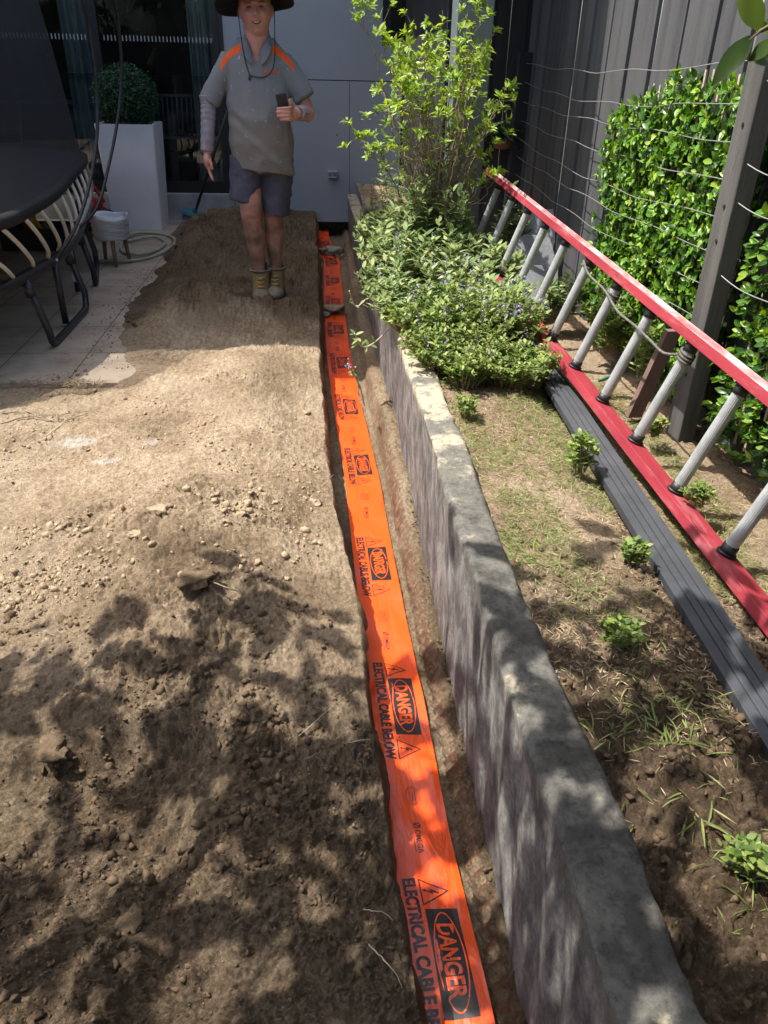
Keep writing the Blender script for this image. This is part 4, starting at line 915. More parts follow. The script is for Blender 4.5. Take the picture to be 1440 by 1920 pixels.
pot = thing('plant_pot', 'white ribbed ceramic pot on three wooden legs at the edge of the soil', 'pot', (-1.585, 6.5, .01))
M_POT = mat('white_glaze', (.64, .65, .67), (.74, .75, .77), scale=5, rough=.5, bump=.1, bscale=40)
def wob(i, a): return (.004*math.sin(a*5+i*1.9)+.003*math.sin(a*3+i), (.007*math.sin(a*3+1) if i in (19, 20, 21) else .003*math.sin(a*4+i)))
pf = [(.02, .205), (.118, .205), (.128, .212)]
for i in range(8): z = .215+i*.0185; pf += [(.125+.001*i, z+.002), (.142+.0008*i, z+.011)]
pf += [(.142, .366), (.140, .385), (.134, .388), (.128, .372), (.124, .25), (.03, .23)]
b = MB(); b.lathe((-1.585, 6.5, 0), pf, 48, wob); b.build('bowl', M_POT, pot, True)
M_WD = mat('oiled_wood', (.17, .10, .055), (.27, .17, .095), scale=12, stretch=(6, 6, 1), rough=.6, bump=.2)
for a in (2.5, 4.95, .45): 
    cx, cy = -1.585+.095*math.cos(a), 6.5+.095*math.sin(a); b = MB(); b.tube([(cx+.02*math.cos(a), cy+.02*math.sin(a), .009), (cx, cy, .215)], [.013, .019], 12); b.build('leg', M_WD, pot, True)

br = thing('broom', 'black handled outdoor broom with teal head leaning behind the man', 'broom', (-1.22, 8.3, .02))
b = MB(); h0 = np.array([-1.17, 8.28, .13]); h1 = np.array([-.70, 7.75, 1.12]); b.tube([h0, h1], .0135, 10); b.build('handle', M_BLKP, br, True)
b = MB(); b.obox((-1.20, 8.29, .115), (.085, -.03, -.028), (.02, .045, 0), (.007, .003, .020)); b.tube([(-1.19, 8.29, .12), (-1.155, 8.26, .165)], [.026, .019], 10); b.build('head', mat('teal_plastic', (.03, .17, .20), (.05, .22, .25), rough=.5), br, bevel=.006)
n = 700; s = rng.uniform(-1, 1, n); t = rng.uniform(-1, 1, n); L_ = np.array([-1.20, 8.29, .10])+s[:, None]*np.array([.082, -.03, -.027])+t[:, None]*np.array([.015, .035, 0]); D = np.stack([-.15+.35*s+.1*rng.normal(size=n), .25*t-.2, -1+0*s], 1)
scatter('bristles', leaf_t(.05, .0, .02, 1), frames(D, np.tile([0, 1., 0], (n, 1)), rng.uniform(.055, .085, n)), L_, M_BLKP, br)['kind'] = 'stuff'

b = MB(); hp = [atz(x, y, .022) for x, y in ((180, 490), (215, 492), (262, 487), (305, 474), (328, 458), (322, 444), (290, 437), (255, 440), (232, 450), (228, 470), (262, 480), (300, 466), (308, 452), (285, 446), (240, 452))]
for i, p in enumerate(hp): p[2] = .022+.012*(i % 3 == 1)
b.tube(catmull(hp, 8), .013, 8); tag(b.build('garden_hose', mat('pale_green_hose', (.30, .32, .24), (.36, .38, .29), rough=.45), None, True), 'pale green garden hose coiled on the paving behind the white pot', 'hose')

M_REDB = mat('red_bag', (.38, .012, .022), (.48, .02, .03), rough=.6, scale=10, bump=.3, bscale=30); M_YEL = mat('yellow_tool', (.55, .40, .02), rough=.5); M_DK = mat('dark_fabric', (.02, .022, .03), (.04, .042, .05), rough=.8, scale=8)
def lump(name, parts, m, label, cat, loc, extra=()):
    t = thing(name, label, cat, loc); b = MB()
    for c, rad in parts: b.ball(c, rad, 14, 9)
    o = b.build('body', m, t, True); r = o.modifiers.new('r', 'REMESH'); r.mode = 'VOXEL'; r.voxel_size = .012; r.use_smooth_shade = True
    for nm2, bb, mm in extra: bb.build(nm2, mm, t, True)
    return t
h_ = MB(); h_.tube(catmull([(-2.10, 7.75, .22), (-2.06, 7.7, .40), (-1.97, 7.68, .43), (-1.90, 7.7, .30)], 6), .016, 8)
k_ = MB(); k_.tube(catmull([(-2.14, 7.7, .10), (-2.0, 7.62, .16), (-1.86, 7.68, .10)], 6), .02, 8)
lump('tool_bag', [((-2.05, 7.85, .14), (.16, .14, .13)), ((-1.93, 7.85, .12), (.10, .12, .10)), ((-2.12, 7.9, .24), (.10, .09, .11))], M_DK, 'dark and red tool bag on the paving against the planter', 'bag', (-2.02, 7.85, 0), (('strap', h_, M_REDB), ('pocket', k_, M_REDB)))
f_ = MB(); f_.ball((-2.02, 7.74, .27), (.10, .05, .07), 14, 8)
lump('power_tool', [((-2.07, 7.72, .33), (.05, .05, .07)), ((-2.03, 7.70, .27), (.07, .05, .045))], M_REDB, 'red power tool lying on top of the tool bag beside the planter', 'tool', (-2.05, 7.72, .2), (('guard', f_, M_REDB),))
tc_ = MB(); 
for i, (x, y, z, hh, m) in enumerate(((-2.42, 7.2, .02, .30, M_REDB), (-2.30, 7.15, .02, .26, M_YEL), (-2.20, 7.1, .02, .2, M_WD))):
    t = thing('hand_tool', ['red handled hand tool standing in the crate under the trampoline', 'yellow level tool standing in the crate under the trampoline', 'wooden handled tool standing in the crate under the trampoline'][i], 'tool', (x, y, z))
    b = MB(); b.tube([(x, y, .06), (x-.03, y-.02, z+hh*.5), (x-.07, y-.05, z+hh)], [.022, .03, .02], 10); b.build('handle', m, t, True); b = MB(); b.tube([(x, y, .03), (x, y, .08)], .012, 8); b.build('shaft', M_ALU, t, True)
b = MB(); X0, X1, Y0_, Y1_ = -2.62, -2.08, 6.98, 7.36
b.box(X0, X1, Y0_, Y1_, .01, .03); b.box(X0, X0+.012, Y0_, Y1_, .03, .19); b.box(X1-.012, X1, Y0_, Y1_, .03, .19); b.box(X0+.012, X1-.012, Y0_, Y0_+.012, .03, .19); b.box(X0+.012, X1-.012, Y1_-.012, Y1_, .03, .19)
tag(b.build('tool_crate', M_DK, bevel=.003), 'dark open tool crate on the paving under the trampoline', 'crate')

# ------------------------------------------------------------------ TRAMPOLINE
tr = thing('trampoline', 'large oval trampoline with black mat, cream rods and safety net on curved poles', 'trampoline', (-3.0, 5.9, .01))
M_TF = mat('black_powder_coat', (.020, .020, .022), (.030, .030, .032), rough=.38, scale=20); M_MAT = mat('black_jump_mat', (.018, .021, .030), (.028, .032, .042), rough=.85, scale=300)
M_ROD = mat('cream_rod', (.56, .52, .45), (.64, .60, .53), rough=.5, scale=15)
matp = [(-1.52, 4.1), (-1.50, 4.5), (-1.53, 5.1), (-1.66, 6.0), (-1.80, 6.9), (-1.95, 7.4), (-2.3, 7.85), (-3.0, 8.1), (-3.8, 7.95), (-4.35, 7.2), (-4.5, 6.0), (-4.35, 4.7), (-3.9, 3.75), (-3.1, 3.35), (-2.2, 3.3), (-1.72, 3.6)]
MC = np.array([(*p, 0) for p in catmull([(*p, 0) for p in matp], 12, True)])[:, :2]; cen = np.array([-3.0, 5.75]); nM = len(MC)
rgp = [(-1.60, 4.12), (-1.55, 4.5), (-1.525, 4.93), (-1.57, 5.47), (-1.72, 6.32), (-1.90, 7.15), (-2.3, 7.7), (-3.0, 7.95), (-3.8, 7.8), (-4.3, 7.1), (-4.45, 6.0), (-4.3, 4.7), (-3.8, 3.75), (-3.1, 3.4), (-2.2, 3.35), (-1.78, 3.65)]
RC = np.array(catmull([(*p, 0) for p in rgp], 12, True))[:, :2]
rings = [0.0, .5, .9, .96, 1.0]
V = []; 
for s in (0.02, .3, .6, .85, .94, 1.0):
    for p in MC: q = cen+(p-cen)*s; V.append((q[0], q[1], .735-.012*(1-s)))
F = [f for f in grid_faces(6, nM, True).tolist()]; F.append(tuple(range(nM)))
obj('jump_mat', V, F, M_MAT, tr, True)
b = MB(); rim = [[(cen[0]+(p[0]-cen[0])*s, cen[1]+(p[1]-cen[1])*s, z) for p in MC] for s, z in ((.965, .737), (.97, .748), (1.0, .748), (1.008, .74), (1.008, .695), (1.0, .688), (.97, .71))]
b.loft([[r[i] for r in rim] for i in range(nM)]+[[r[0] for r in rim]], cap=False); b.build('edge_band', mat('black_webbing', (.012, .012, .014), rough=.7, bump=.3, bscale=200), tr, True)
b = MB(); P = [(p[0], p[1], .40) for p in RC]; b.tube(P+[P[0]], .030, 12, cap=False); b.build('frame_ring', M_TF, tr, True)
def ring_at(t): i = t % nM; a = int(i); f = i-a; return RC[a % nM]*(1-f)+RC[(a+1) % nM]*f
def mat_at(t): i = t % nM; a = int(i); f = i-a; return MC[a % nM]*(1-f)+MC[(a+1) % nM]*f
t = -20.0; per = np.cumsum([0]+[np.linalg.norm(MC[(i+1) % nM]-MC[i]) for i in range(nM)]); nr_ = 46
for k in range(nr_):
    s = per[-1]*k/nr_; i = np.interp(s, per, np.arange(nM+1)); j = np.interp((s+.42) % per[-1], per, np.arange(nM+1))
    a = mat_at(i); c = ring_at(j); o_ = (c-cen)/np.linalg.norm(c-cen)
    pts = catmull([(a[0], a[1], .70), (a[0]*.62+c[0]*.38+o_[0]*.035, a[1]*.62+c[1]*.38+o_[1]*.035, .60), (a[0]*.22+c[0]*.78+o_[0]*.04, a[1]*.22+c[1]*.78+o_[1]*.04, .49), (c[0], c[1], .425)], 5)
    b = MB(); b.tube(pts, .0115, 8); b.build('rod', M_ROD, tr, True)
def u_leg(pa, pb, splay, label=None):
    a, c = np.array(pa), np.array(pb); b = MB(); t_ = (c-a)/np.linalg.norm(c-a); P = [(a[0], a[1], .40), (a[0]+splay[0]*.6, a[1]+splay[1]*.6, .18)]
    fa = a+np.array(splay); fb = c+np.array(splay)
    P = [(a[0], a[1], .39), (fa[0], fa[1], .12), (fa[0]+t_[0]*.02, fa[1]+t_[1]*.02, .05), (fa[0]+t_[0]*.08, fa[1]+t_[1]*.08, .027), (fb[0]-t_[0]*.08, fb[1]-t_[1]*.08, .027), (fb[0]-t_[0]*.02, fb[1]-t_[1]*.02, .05), (fb[0], fb[1], .12), (c[0], c[1], .39)]
    b.tube(P[:2]+catmull(P[1:4], 5)[5:]+catmull(P[4:7], 5)[:6]+P[6:], .021, 10); o = b.build('leg', M_TF, tr, True)
    for q, f in ((a, fa), (c, fb)):
        b2 = MB(); b2.tube([(q[0], q[1], .375), (q[0]*.75+f[0]*.25, q[1]*.75+f[1]*.25, .305)], .028, 10)
        b2.build('leg_socket', M_TF, o, True)
u_leg((-1.545, 4.34), (-1.545, 5.14), (.07, .0)); u_leg((-1.625, 5.75), (-1.78, 6.45), (.06, 0)); u_leg((-2.6, 7.8), (-3.3, 7.85), (0, .05)); u_leg((-2.7, 3.4), (-3.4, 3.5), (0, -.05)); u_leg((-4.42, 5.4), (-4.42, 6.3), (-.06, 0)); u_leg((-2.45, 4.6), (-2.2, 5.0), (0, 0))
def net_pole(base, pts, strap=True):
    P = [(base[0], base[1], .03), (base[0], base[1], .40)]+pts; b = MB(); b.tube([P[0], P[1]], .020, 10); o = b.build('net_pole_base', M_TF, tr, True)
    b = MB(); b.tube(catmull(P[1:], 8), .0105, 8); b.build('net_pole', M_TF, tr, True)
    b = MB(); b.tube([(base[0], base[1], .398), (base[0], base[1], .412)], .0225, 12); b.build('collar', M_ROD, o, True)
    return o
A_ = lambda x, y, Y: tuple(aty(x, y, Y))
net_pole((-1.515, 4.78), [A_(140, 430, 4.95), A_(168, 345, 5.15), A_(182, 250, 5.3), A_(180, 150, 5.35), A_(168, 60, 5.3), A_(155, 0, 5.2), A_(130, -90, 5.1), A_(95, -190, 5.0)])
q = net_pole((-1.635, 5.55), [A_(180, 392, 5.75), A_(204, 310, 5.95), A_(222, 215, 6.1), A_(228, 130, 6.15), A_(222, 50, 6.1), A_(214, 0, 6.0), A_(195, -90, 5.9), A_(165, -190, 5.8)])
b = MB(); b.box(-1.650, -1.620, 5.524, 5.528, .10, .36); b.build('label_strip', mat('white_label', (.55, .58, .60), (.30, .33, .36), scale=160, rough=.6, lo=.45, hi=.55), q)
for bs in ((-2.6, 7.75), (-4.3, 7.2), (-4.4, 4.6), (-3.0, 3.4)):
    dv = np.array(bs)-cen; dv /= np.linalg.norm(dv); net_pole(bs, [(bs[0]+dv[0]*.15, bs[1]+dv[1]*.15, .9), (bs[0]+dv[0]*.16, bs[1]+dv[1]*.16, 1.6), (bs[0]-dv[0]*.1, bs[1]-dv[1]*.1, 2.3), (bs[0]-dv[0]*.3, bs[1]-dv[1]*.3, 2.6)])
def net_mat():
    m = bpy.data.materials.new('safety_net'); m.use_nodes = True; nt = m.node_tree; N = nt.nodes; L = nt.links; b = N['Principled BSDF']; b.inputs['Base Color'].default_value = (.018, .02, .026, 1); b.inputs['Roughness'].default_value = .7
    t = N.new('ShaderNodeBsdfTransparent'); mx = N.new('ShaderNodeMixShader'); a = N.new('ShaderNodeAttribute'); a.attribute_name = 'uvn'; s = N.new('ShaderNodeSeparateXYZ'); L.new(a.outputs['Vector'], s.inputs[0])
    ws = []
    for ax in (0, 1):
        m1 = N.new('ShaderNodeMath'); m1.operation = 'FRACT'; L.new(s.outputs[ax], m1.inputs[0]); m2 = N.new('ShaderNodeMath'); m2.operation = 'LESS_THAN'; m2.inputs[1].default_value = .34; L.new(m1.outputs[0], m2.inputs[0]); ws.append(m2)
    mm = N.new('ShaderNodeMath'); mm.operation = 'MAXIMUM'; L.new(ws[0].outputs[0], mm.inputs[0]); L.new(ws[1].outputs[0], mm.inputs[1])
    L.new(mm.outputs[0], mx.inputs[0]); L.new(t.outputs[0], mx.inputs[1]); L.new(b.outputs[0], mx.inputs[2]); L.new(mx.outputs[0], N['Material Output'].inputs[0]); return m
hh = np.linspace(0, 1, 26); V = []; U = []
for h in hh:
    for i in range(nM+1):
        p = MC[i % nM]; ang = per[i]; ins = .97-.155*h**1.2-.012*math.sin(ang*3.1)*math.sin(math.pi*h)-.010*abs(math.sin(ang*4.7+h*2))*h
        q = cen+(p-cen)*ins; V.append((q[0], q[1], .745+1.75*h)); U.append((ang/.0052, 1.75*h/.0052, 0))
o = obj('safety_net', V, grid_faces(26, nM+1), net_mat(), tr, True)
at = o.data.attributes.new('uvn', 'FLOAT_VECTOR', 'POINT'); at.data.foreach_set('vector', np.array(U, dtype=np.float32).ravel())

# ------------------------------------------------------------------ SHRUB, HERBS, WEEDS
M_BARK = mat('shrub_bark', (.17, .13, .07), (.34, .28, .17), scale=25, rough=.9, bump=.5, bscale=100)
M_SHL = leafmat('shrub_leaf', [(0, (.07, .15, .02)), (.4, (.17, .29, .035)), (.8, (.33, .46, .06)), (1, (.48, .56, .16))], .4, .4)
M_SAGE = leafmat('sage_leaf', [(0, (.09, .15, .05)), (.5, (.20, .275, .105)), (.85, (.33, .40, .18)), (1, (.46, .50, .24))], .3, .75, .2)
M_WEED = leafmat('weed_leaf', [(0, (.06, .12, .02)), (.5, (.15, .23, .045)), (.85, (.27, .35, .09)), (1, (.40, .42, .16))], .35, .5)
M_FLOW = leafmat('lilac_flower', [(0, (.30, .26, .50)), (1, (.52, .46, .70))], .3, .7)
def up_frames(n, spread, size, D=None):
    a = rng.uniform(0, 2*math.pi, n); D = np.stack([np.cos(a), np.sin(a), spread+.25*rng.normal(size=n)], 1); return frames(D, np.tile([0, 0, 1.], (n, 1))+.3*rng.normal(size=(n, 3)), size)
shr = thing('shrub', 'tall open twiggy shrub with bright lime green leaf tufts in the garden bed', 'shrub', (.72, 4.55, .4))
base = np.array([.70, 4.52, .40]); bb = MB(); LV = []; LM = []; rnds = []; SV = []; 
tips = [(680, 30, 4.55), (715, 50, 4.5), (770, 45, 4.6), (800, 95, 4.4), (880, 8, 4.6), (900, 30, 4.5), (905, 90, 4.7), (880, 95, 4.3), (945, 165, 4.45), (930, 215, 4.6), (745, 85, 4.4), (735, 120, 4.6), (745, 180, 4.35), (725, 195, 4.6), (675, 262, 4.5), (700, 275, 4.6), (735, 240, 4.4), (780, 130, 4.5), (820, 140, 4.7), (850, 130, 4.4), (860, 155, 4.6), (830, 60, 4.6), (790, 190, 4.4), (870, 200, 4.5), (905, 255, 4.5), (840, 205, 4.3), (760, 110, 4.7), (915, 340, 4.4), (890, 110, 4.2), (765, 150, 4.2)]
mids = [(790, 230), (820, 210), (840, 250), (760, 280), (870, 290), (730, 310)]
bare = [(770, 250, 4.4), (800, 240, 4.3), (850, 260, 4.6), (745, 300, 4.5), (815, 280, 4.3), (880, 320, 4.5), (755, 220, 4.5), (830, 230, 4.6), (785, 270, 4.6), (900, 300, 4.6), (922, 345, 4.45), (810, 215, 4.5), (770, 330, 4.3), (865, 240, 4.3)]
def rosette(c, n, size, dirv, flat=.45):
    a = rng.uniform(0, 2*math.pi, n); el = flat+.6*rng.random(n)
    u = dirv/np.linalg.norm(dirv); e1 = np.cross(u, [0.3, .9, .1]); e1 /= np.linalg.norm(e1); e2 = np.cross(u, e1)
    D = np.cos(a)[:, None]*e1+np.sin(a)[:, None]*e2+el[:, None]*u*1.0
    LM.append(frames(D, np.tile(u, (n, 1)), size*(.65+.6*rng.random(n)))); LV.append(np.tile(c, (n, 1))+rng.normal(0, size*.18, (n, 3))); rnds.append(np.clip(rng.normal(.62, .22, n), 0, 1))
allb = []
for (x, y, Yv) in tips+bare:
    tip = aty(x, y, Yv); leafy = (x, y, Yv) in tips
    off = rng.normal(0, .025, 3); off[2] = 0; s0 = base+off+np.array([(tip[0]-base[0])*.12, 0, 0])
    mid = s0*.45+tip*.55+np.array([-(tip[0]-base[0])*.12+rng.normal(0, .03), rng.normal(0, .05), .04]) ; m1 = s0*.75+tip*.25+np.array([-(tip[0]-base[0])*.14+rng.normal(0, .025), rng.normal(0, .03), .03])
    C = catmull([s0, m1, mid, tip], 9); n = len(C); C = [c+rng.normal(0, .0075, 3)*(0 < i < n-1) for i, c in enumerate(C)]
    r0 = .0085 if leafy else .006; bb.tube(C, [r0*.85*(1-.72*i/n) for i in range(n)], 6)
    for j in range(9, n, 2):   # side twigs
        d = rng.normal(size=3); d[2] = abs(d[2])*.9+.25; d /= np.linalg.norm(d); ln = rng.uniform(.04, .11)
        e = C[j]+d*ln; k_ = C[j]+d*ln*.5+rng.normal(0, .006, 3); bb.tube([C[j], k_, e], [.0026, .002, .0011], 4)
        for q in range(3): d2 = d+rng.normal(0, .6, 3); s_ = C[j]+d*ln*rng.uniform(.4, 1); bb.tube([s_, s_+d2*.022], [.0014, .0008], 3)
        f = j/n
        if leafy and f > .72: rosette(e, 11, .038, d)
        elif leafy and f > .5 and rng.random() < .45: rosette(e, 7, .028, d)
        elif rng.random() < .25: rosette(e, 4, .02, d)
    if leafy:
        for q in range(5): c = tip+rng.normal(0, .036, 3)*[1, 1, 1.3]-[0, 0, .02]; rosette(c, 11, .042, np.array([(tip[0]-base[0])*.4, -.2, .8])+rng.normal(0, .35, 3))
for i in range(34):   # short dead stems rising from the crotch
    a0 = base+np.array([rng.normal(0, .05), rng.normal(0, .05), .1]); e = base+np.array([rng.normal(0, .13), rng.normal(0, .1), rng.uniform(.35, .85)]); m_ = (a0+e)/2+rng.normal(0, .02, 3); bb.tube(catmull([a0, m_, e], 5), [.0045-.0003*k for k in range(11)], 5)
    for q in range(4): s_ = e*rng.uniform(.5, 1)+a0*0; s_ = a0+(e-a0)*rng.uniform(.4, 1); bb.tube([s_, s_+np.array([*rng.normal(0, .03, 2), .035])], [.002, .001], 4)
bb.build('branches', M_BARK, shr, True)
scatter('leaves', leaf_t(.34, .10, .22, 4), np.concatenate(LM), np.concatenate(LV), M_SHL, shr, True, np.concatenate(rnds))['kind'] = 'stuff'

def herb(cx, cy, z, rad, ht, nst, lsz, mt, label, name='sage_plant', cat='herb', wd=.42, dens=9, lean=(0, 0), group=None, flowers=0, z_top_bias=.3):
    t = thing(name, label, cat, (cx, cy, z), group); b = MB(); Ls = []; Ms = []; Fl = []
    for i in range(nst):
        a = rng.uniform(0, 6.28); r_ = rad*math.sqrt(rng.random()); e = np.array([cx+r_*math.cos(a)+lean[0], cy+r_*math.sin(a)+lean[1], z+ht*(.45+.55*rng.random())*(1-z_top_bias*(r_/rad)**2)])
        s = np.array([cx+.35*r_*math.cos(a), cy+.35*r_*math.sin(a), z-.01]); m_ = s*.5+e*.5+np.array([*rng.normal(0, .01, 2), .03]); C = catmull([s, m_, e], 5); b.tube(C, [.0022*(1-.05*k) for k in range(len(C))], 4, cap=False)
        for k in range(dens):
            f = .25+.75*(k/(dens-1)); c = C[min(int(f*10), 10)]; aa = k*2.4+rng.normal(0, .4)
            for sgn in (0, math.pi):
                Ls.append(c+rng.normal(0, .003, 3)); D = np.array([[math.cos(aa+sgn), math.sin(aa+sgn), .35+.5*rng.random()+.5*(f > .9)]]); Ms.append(frames(D, np.array([[0, 0, 1.]])+.25*rng.normal(size=(1, 3)), [lsz*(.6+.6*rng.random())*(1.1-.3*f)])[0])
        if flowers and rng.random() < flowers:
            for q in range(9): Fl.append(e+np.array([*rng.normal(0, .006, 2), .01+.006*q]))
    b.build('stems', M_BARK, t); scatter('leaves', leaf_t(wd, .10, .25, 3), np.array(Ms), np.array(Ls), mt, t, True)['kind'] = 'stuff'
    if Fl: n = len(Fl); scatter('flowers', leaf_t(.8, .2, .3, 2), rand_frames(n, rng.uniform(.006, .011, n)), np.array(Fl), M_FLOW, t)['kind'] = 'stuff'
    return t
g_ = 'grey green sage plants crowding the bed around the shrub'
herb(.50, 4.05, .42, .20, .30, 50, 0.062, M_SAGE, 'broad leaved sage plant left of the shrub base spilling over the wall', group=g_, lean=(-.04, 0), flowers=.15)
herb(.72, 4.12, .42, .18, .27, 44, 0.074, M_SAGE, 'sage plant with the largest pale leaves directly in front of the shrub stems', group=g_)
herb(.93, 4.05, .40, .16, .26, 41, 0.068, M_SAGE, 'sage plant right of the shrub touching the lower ladder rail', group=g_)
herb(.56, 4.50, .42, .18, .42, 31, 0.074, M_SAGE, 'tall pale sage plant rising against the shrub stems', group=g_)
herb(.60, 4.36, .42, .13, .62, 31, 0.068, M_SAGE, 'tallest sage plant climbing up in front of the shrub stems', group=g_, dens=13, z_top_bias=.5)
herb(.74, 4.30, .42, .13, .50, 28, 0.072, M_SAGE, 'tall sage plant right of the tallest one against the shrub', group=g_, dens=12, z_top_bias=.5)
herb(.44, 4.32, .42, .13, .40, 28, 0.062, M_SAGE, 'sage plant at the wall edge left of the tallest one', group=g_, dens=11)
herb(.86, 4.30, .40, .12, .36, 23, 0.062, M_SAGE, 'sage plant in front of the grey column', group=g_, dens=10)
herb(.43, 3.55, .42, .17, .22, 48, 0.050, M_SAGE, 'low sage plant overhanging the wall just below the broad leaved one', group=g_, lean=(-.05, 0), flowers=.12)
herb(.66, 3.55, .42, .20, .26, 63, 0.054, M_SAGE, 'sage plant with lilac flower spikes in the centre of the green patch', group=g_, flowers=.22)
herb(.88, 3.50, .40, .15, .22, 44, 0.050, M_SAGE, 'sage plant beside the lower ladder rail in the middle of the patch', group=g_, flowers=.2)
g2 = 'small leaved weeds forming the front of the green patch'
herb(.46, 3.10, .40, .17, 0.253, 102, 0.034, M_WEED, 'small leaved weed cushion spreading over the pale wall top', 'weed', 'weed', .5, 9, (-.03, 0), g2, .08)
herb(.66, 3.12, .40, .20, 0.299, 127, 0.034, M_WEED, 'small leaved weed clump with tiny flowers in front of the lilac sage', 'weed', 'weed', .5, 9, (0, 0), g2, .25)
herb(.83, 3.12, .38, .15, 0.276, 85, 0.036, M_WEED, 'small leaved weed clump against the end of the decking board', 'weed', 'weed', .5, 9, (0, 0), g2, .1)
herb(.56, 2.74, .39, .14, 0.149, 76, 0.026, M_WEED, 'front left weed clump hugging the wall edge', 'weed', 'weed', .5, 8, (0, 0), g2)
herb(.73, 2.76, .38, .17, 0.149, 93, 0.026, M_WEED, 'front weed clump at the sunny end of the patch', 'weed', 'weed', .5, 8, (0, 0), g2)
herb(.85, 2.82, .36, .11, 0.172, 51, 0.029, M_WEED, 'front right weed clump leaning on the dark board', 'weed', 'weed', .5, 8, (0, 0), g2)
for i_, (hx, hy, hh_) in enumerate(((.385, 3.38, .15), (.375, 3.80, .20), (.37, 4.25, .24), (.38, 4.75, .26), (.40, 5.2, .24))):
    herb(hx, hy, .42, .10, hh_, 28, 0.056, M_SAGE, 'sage plant drooping over the wall edge, %s one counting away from the camera' % ('first', 'second', 'third', 'fourth', 'farthest')[i_], group=g_, lean=(-.05, 0), dens=8)
herb(.64, 2.92, .40, .20, 0.196, 93, 0.027, M_WEED, 'weed clump filling the middle of the green patch between flowers and front clumps', 'weed', 'weed', .5, 8, (0, 0), g2, .1)
herb(.47, 2.88, .40, .13, 0.184, 68, 0.027, M_WEED, 'weed clump creeping over the wall edge in the middle of the patch', 'weed', 'weed', .5, 8, (-.03, 0), g2, .1)
herb(.50, 2.42, .39, .07, 0.069, 18, 0.021, M_WEED, 'smallest weed clump beyond the front of the patch next to the wall', 'weed', 'weed', .5, 7, (0, 0), g2)
herb(.55, 5.6, .40, .15, .62, 20, 0.056, M_SAGE, 'feathery dim green plant behind the shrub near the split logs', 'herb_plant', 'plant', .22, 14)
herb(.42, 5.9, .38, .08, 0.402, 8, 0.039, M_WEED, 'thin weed sprouting beside the split logs', 'weed', 'weed', .3, 8)
# plants behind the ladder
g3 = 'leafy plants growing between ladder and fence'
herb(1.16, 3.55, .40, .12, .22, 27, 0.050, M_SAGE, 'pale leafy plant behind the ladder under the green hose', 'sage_plant', 'herb', group=g3)
herb(1.22, 3.10, .40, .12, 0.299, 30, 0.036, M_WEED, 'leafy green plant behind the ladder below the tall hedge panel', 'weed', 'weed', .5, 10, group=g3)
herb(1.27, 2.75, .40, .10, 0.253, 30, 0.034, M_WEED, 'leafy dark plant at the foot of the tall hedge panel near the post', 'weed', 'weed', .5, 10, group=g3)
herb(1.12, 4.5, .40, .10, .50, 20, 0.068, M_SAGE, 'big leaved dim plant beyond the column behind the farthest rungs', 'sage_plant', 'herb', group=g3)
for (px, py, r_, h, lb) in ((1090, 870, .05, .13, 'round leaved green weed growing beside the decking board'), (1190, 1045, .035, .05, 'small broad leaved weed beside the board in the middle of the bed'), (1160, 1190, .05, .035, 'flat grassy weed in dappled light in the middle of the bed'), (1040, 640, .05, .1, None), (1230, 805, .04, .05, 'tiny weed between ladder and hedge foot'), (1310, 935, .04, .05, 'little weed in the sun beyond the lower ladder rail'), (1405, 1625, .04, .05, 'long bladed weed at the right edge of the photo near the bottom')):
    if lb: p = atz(px, py, .40); herb(p[0], p[1], .385, r_, h, 16, .026 if h > .1 else .018, M_WEED, lb, 'weed', 'weed', .6, 7)
b = MB()   # sprig over the trench + hanging stems
def sprig(pts, Yv, n, sz, mt, label, flowers=False):
    t = thing('leafy_stem', label, 'stem', tuple(aty(*pts[0], Yv))); C = catmull([aty(x, y, Yv-.04*i) for i, (x, y) in enumerate(pts)], 6); b = MB(); b.tube(C, .0035, 5); b.build('stem', M_PALE, t, True)
    Ls = []; Ms = []
    for k in range(n): c = C[int(len(C)*.35+(len(C)*.65-1)*rng.random())]; Ls.append(c); D = rng.normal(size=(1, 3))+[[-.5, -.3, .2]]; Ms.append(frames(D, np.array([[0, -.4, 1.]]), [sz*(.6+.6*rng.random())])[0])
    scatter('leaves', leaf_t(.45, .1, .2, 3), np.array(Ms), np.array(Ls), mt, t, True)
    if flowers: Fl = np.array([C[-1]+rng.normal(0, .012, 3) for _ in range(14)]); scatter('flowers', leaf_t(.8, .2, .3, 2), rand_frames(14, np.full(14, .01)), Fl, M_FLOW, t)
sprig([(745, 600), (705, 640), (680, 650), (665, 625)], 3.6, 16, .045, M_SAGE, 'leafy stem drooping over the wall towards the tape, lower one')
sprig([(730, 560), (690, 560), (668, 575), (655, 545)], 4.0, 6, .035, M_SAGE, 'bare curved stem arching over the shaded trench')
sprig([(735, 520), (690, 530), (670, 510)], 4.3, 14, .045, M_SAGE, 'leafy stem hanging left over the dark wall side, upper one')
sprig([(683, 760), (675, 725), (662, 700), (652, 682)], 3.45, 22, .022, M_WEED, 'small upright flowering sprig rooted in the trench bank', True)

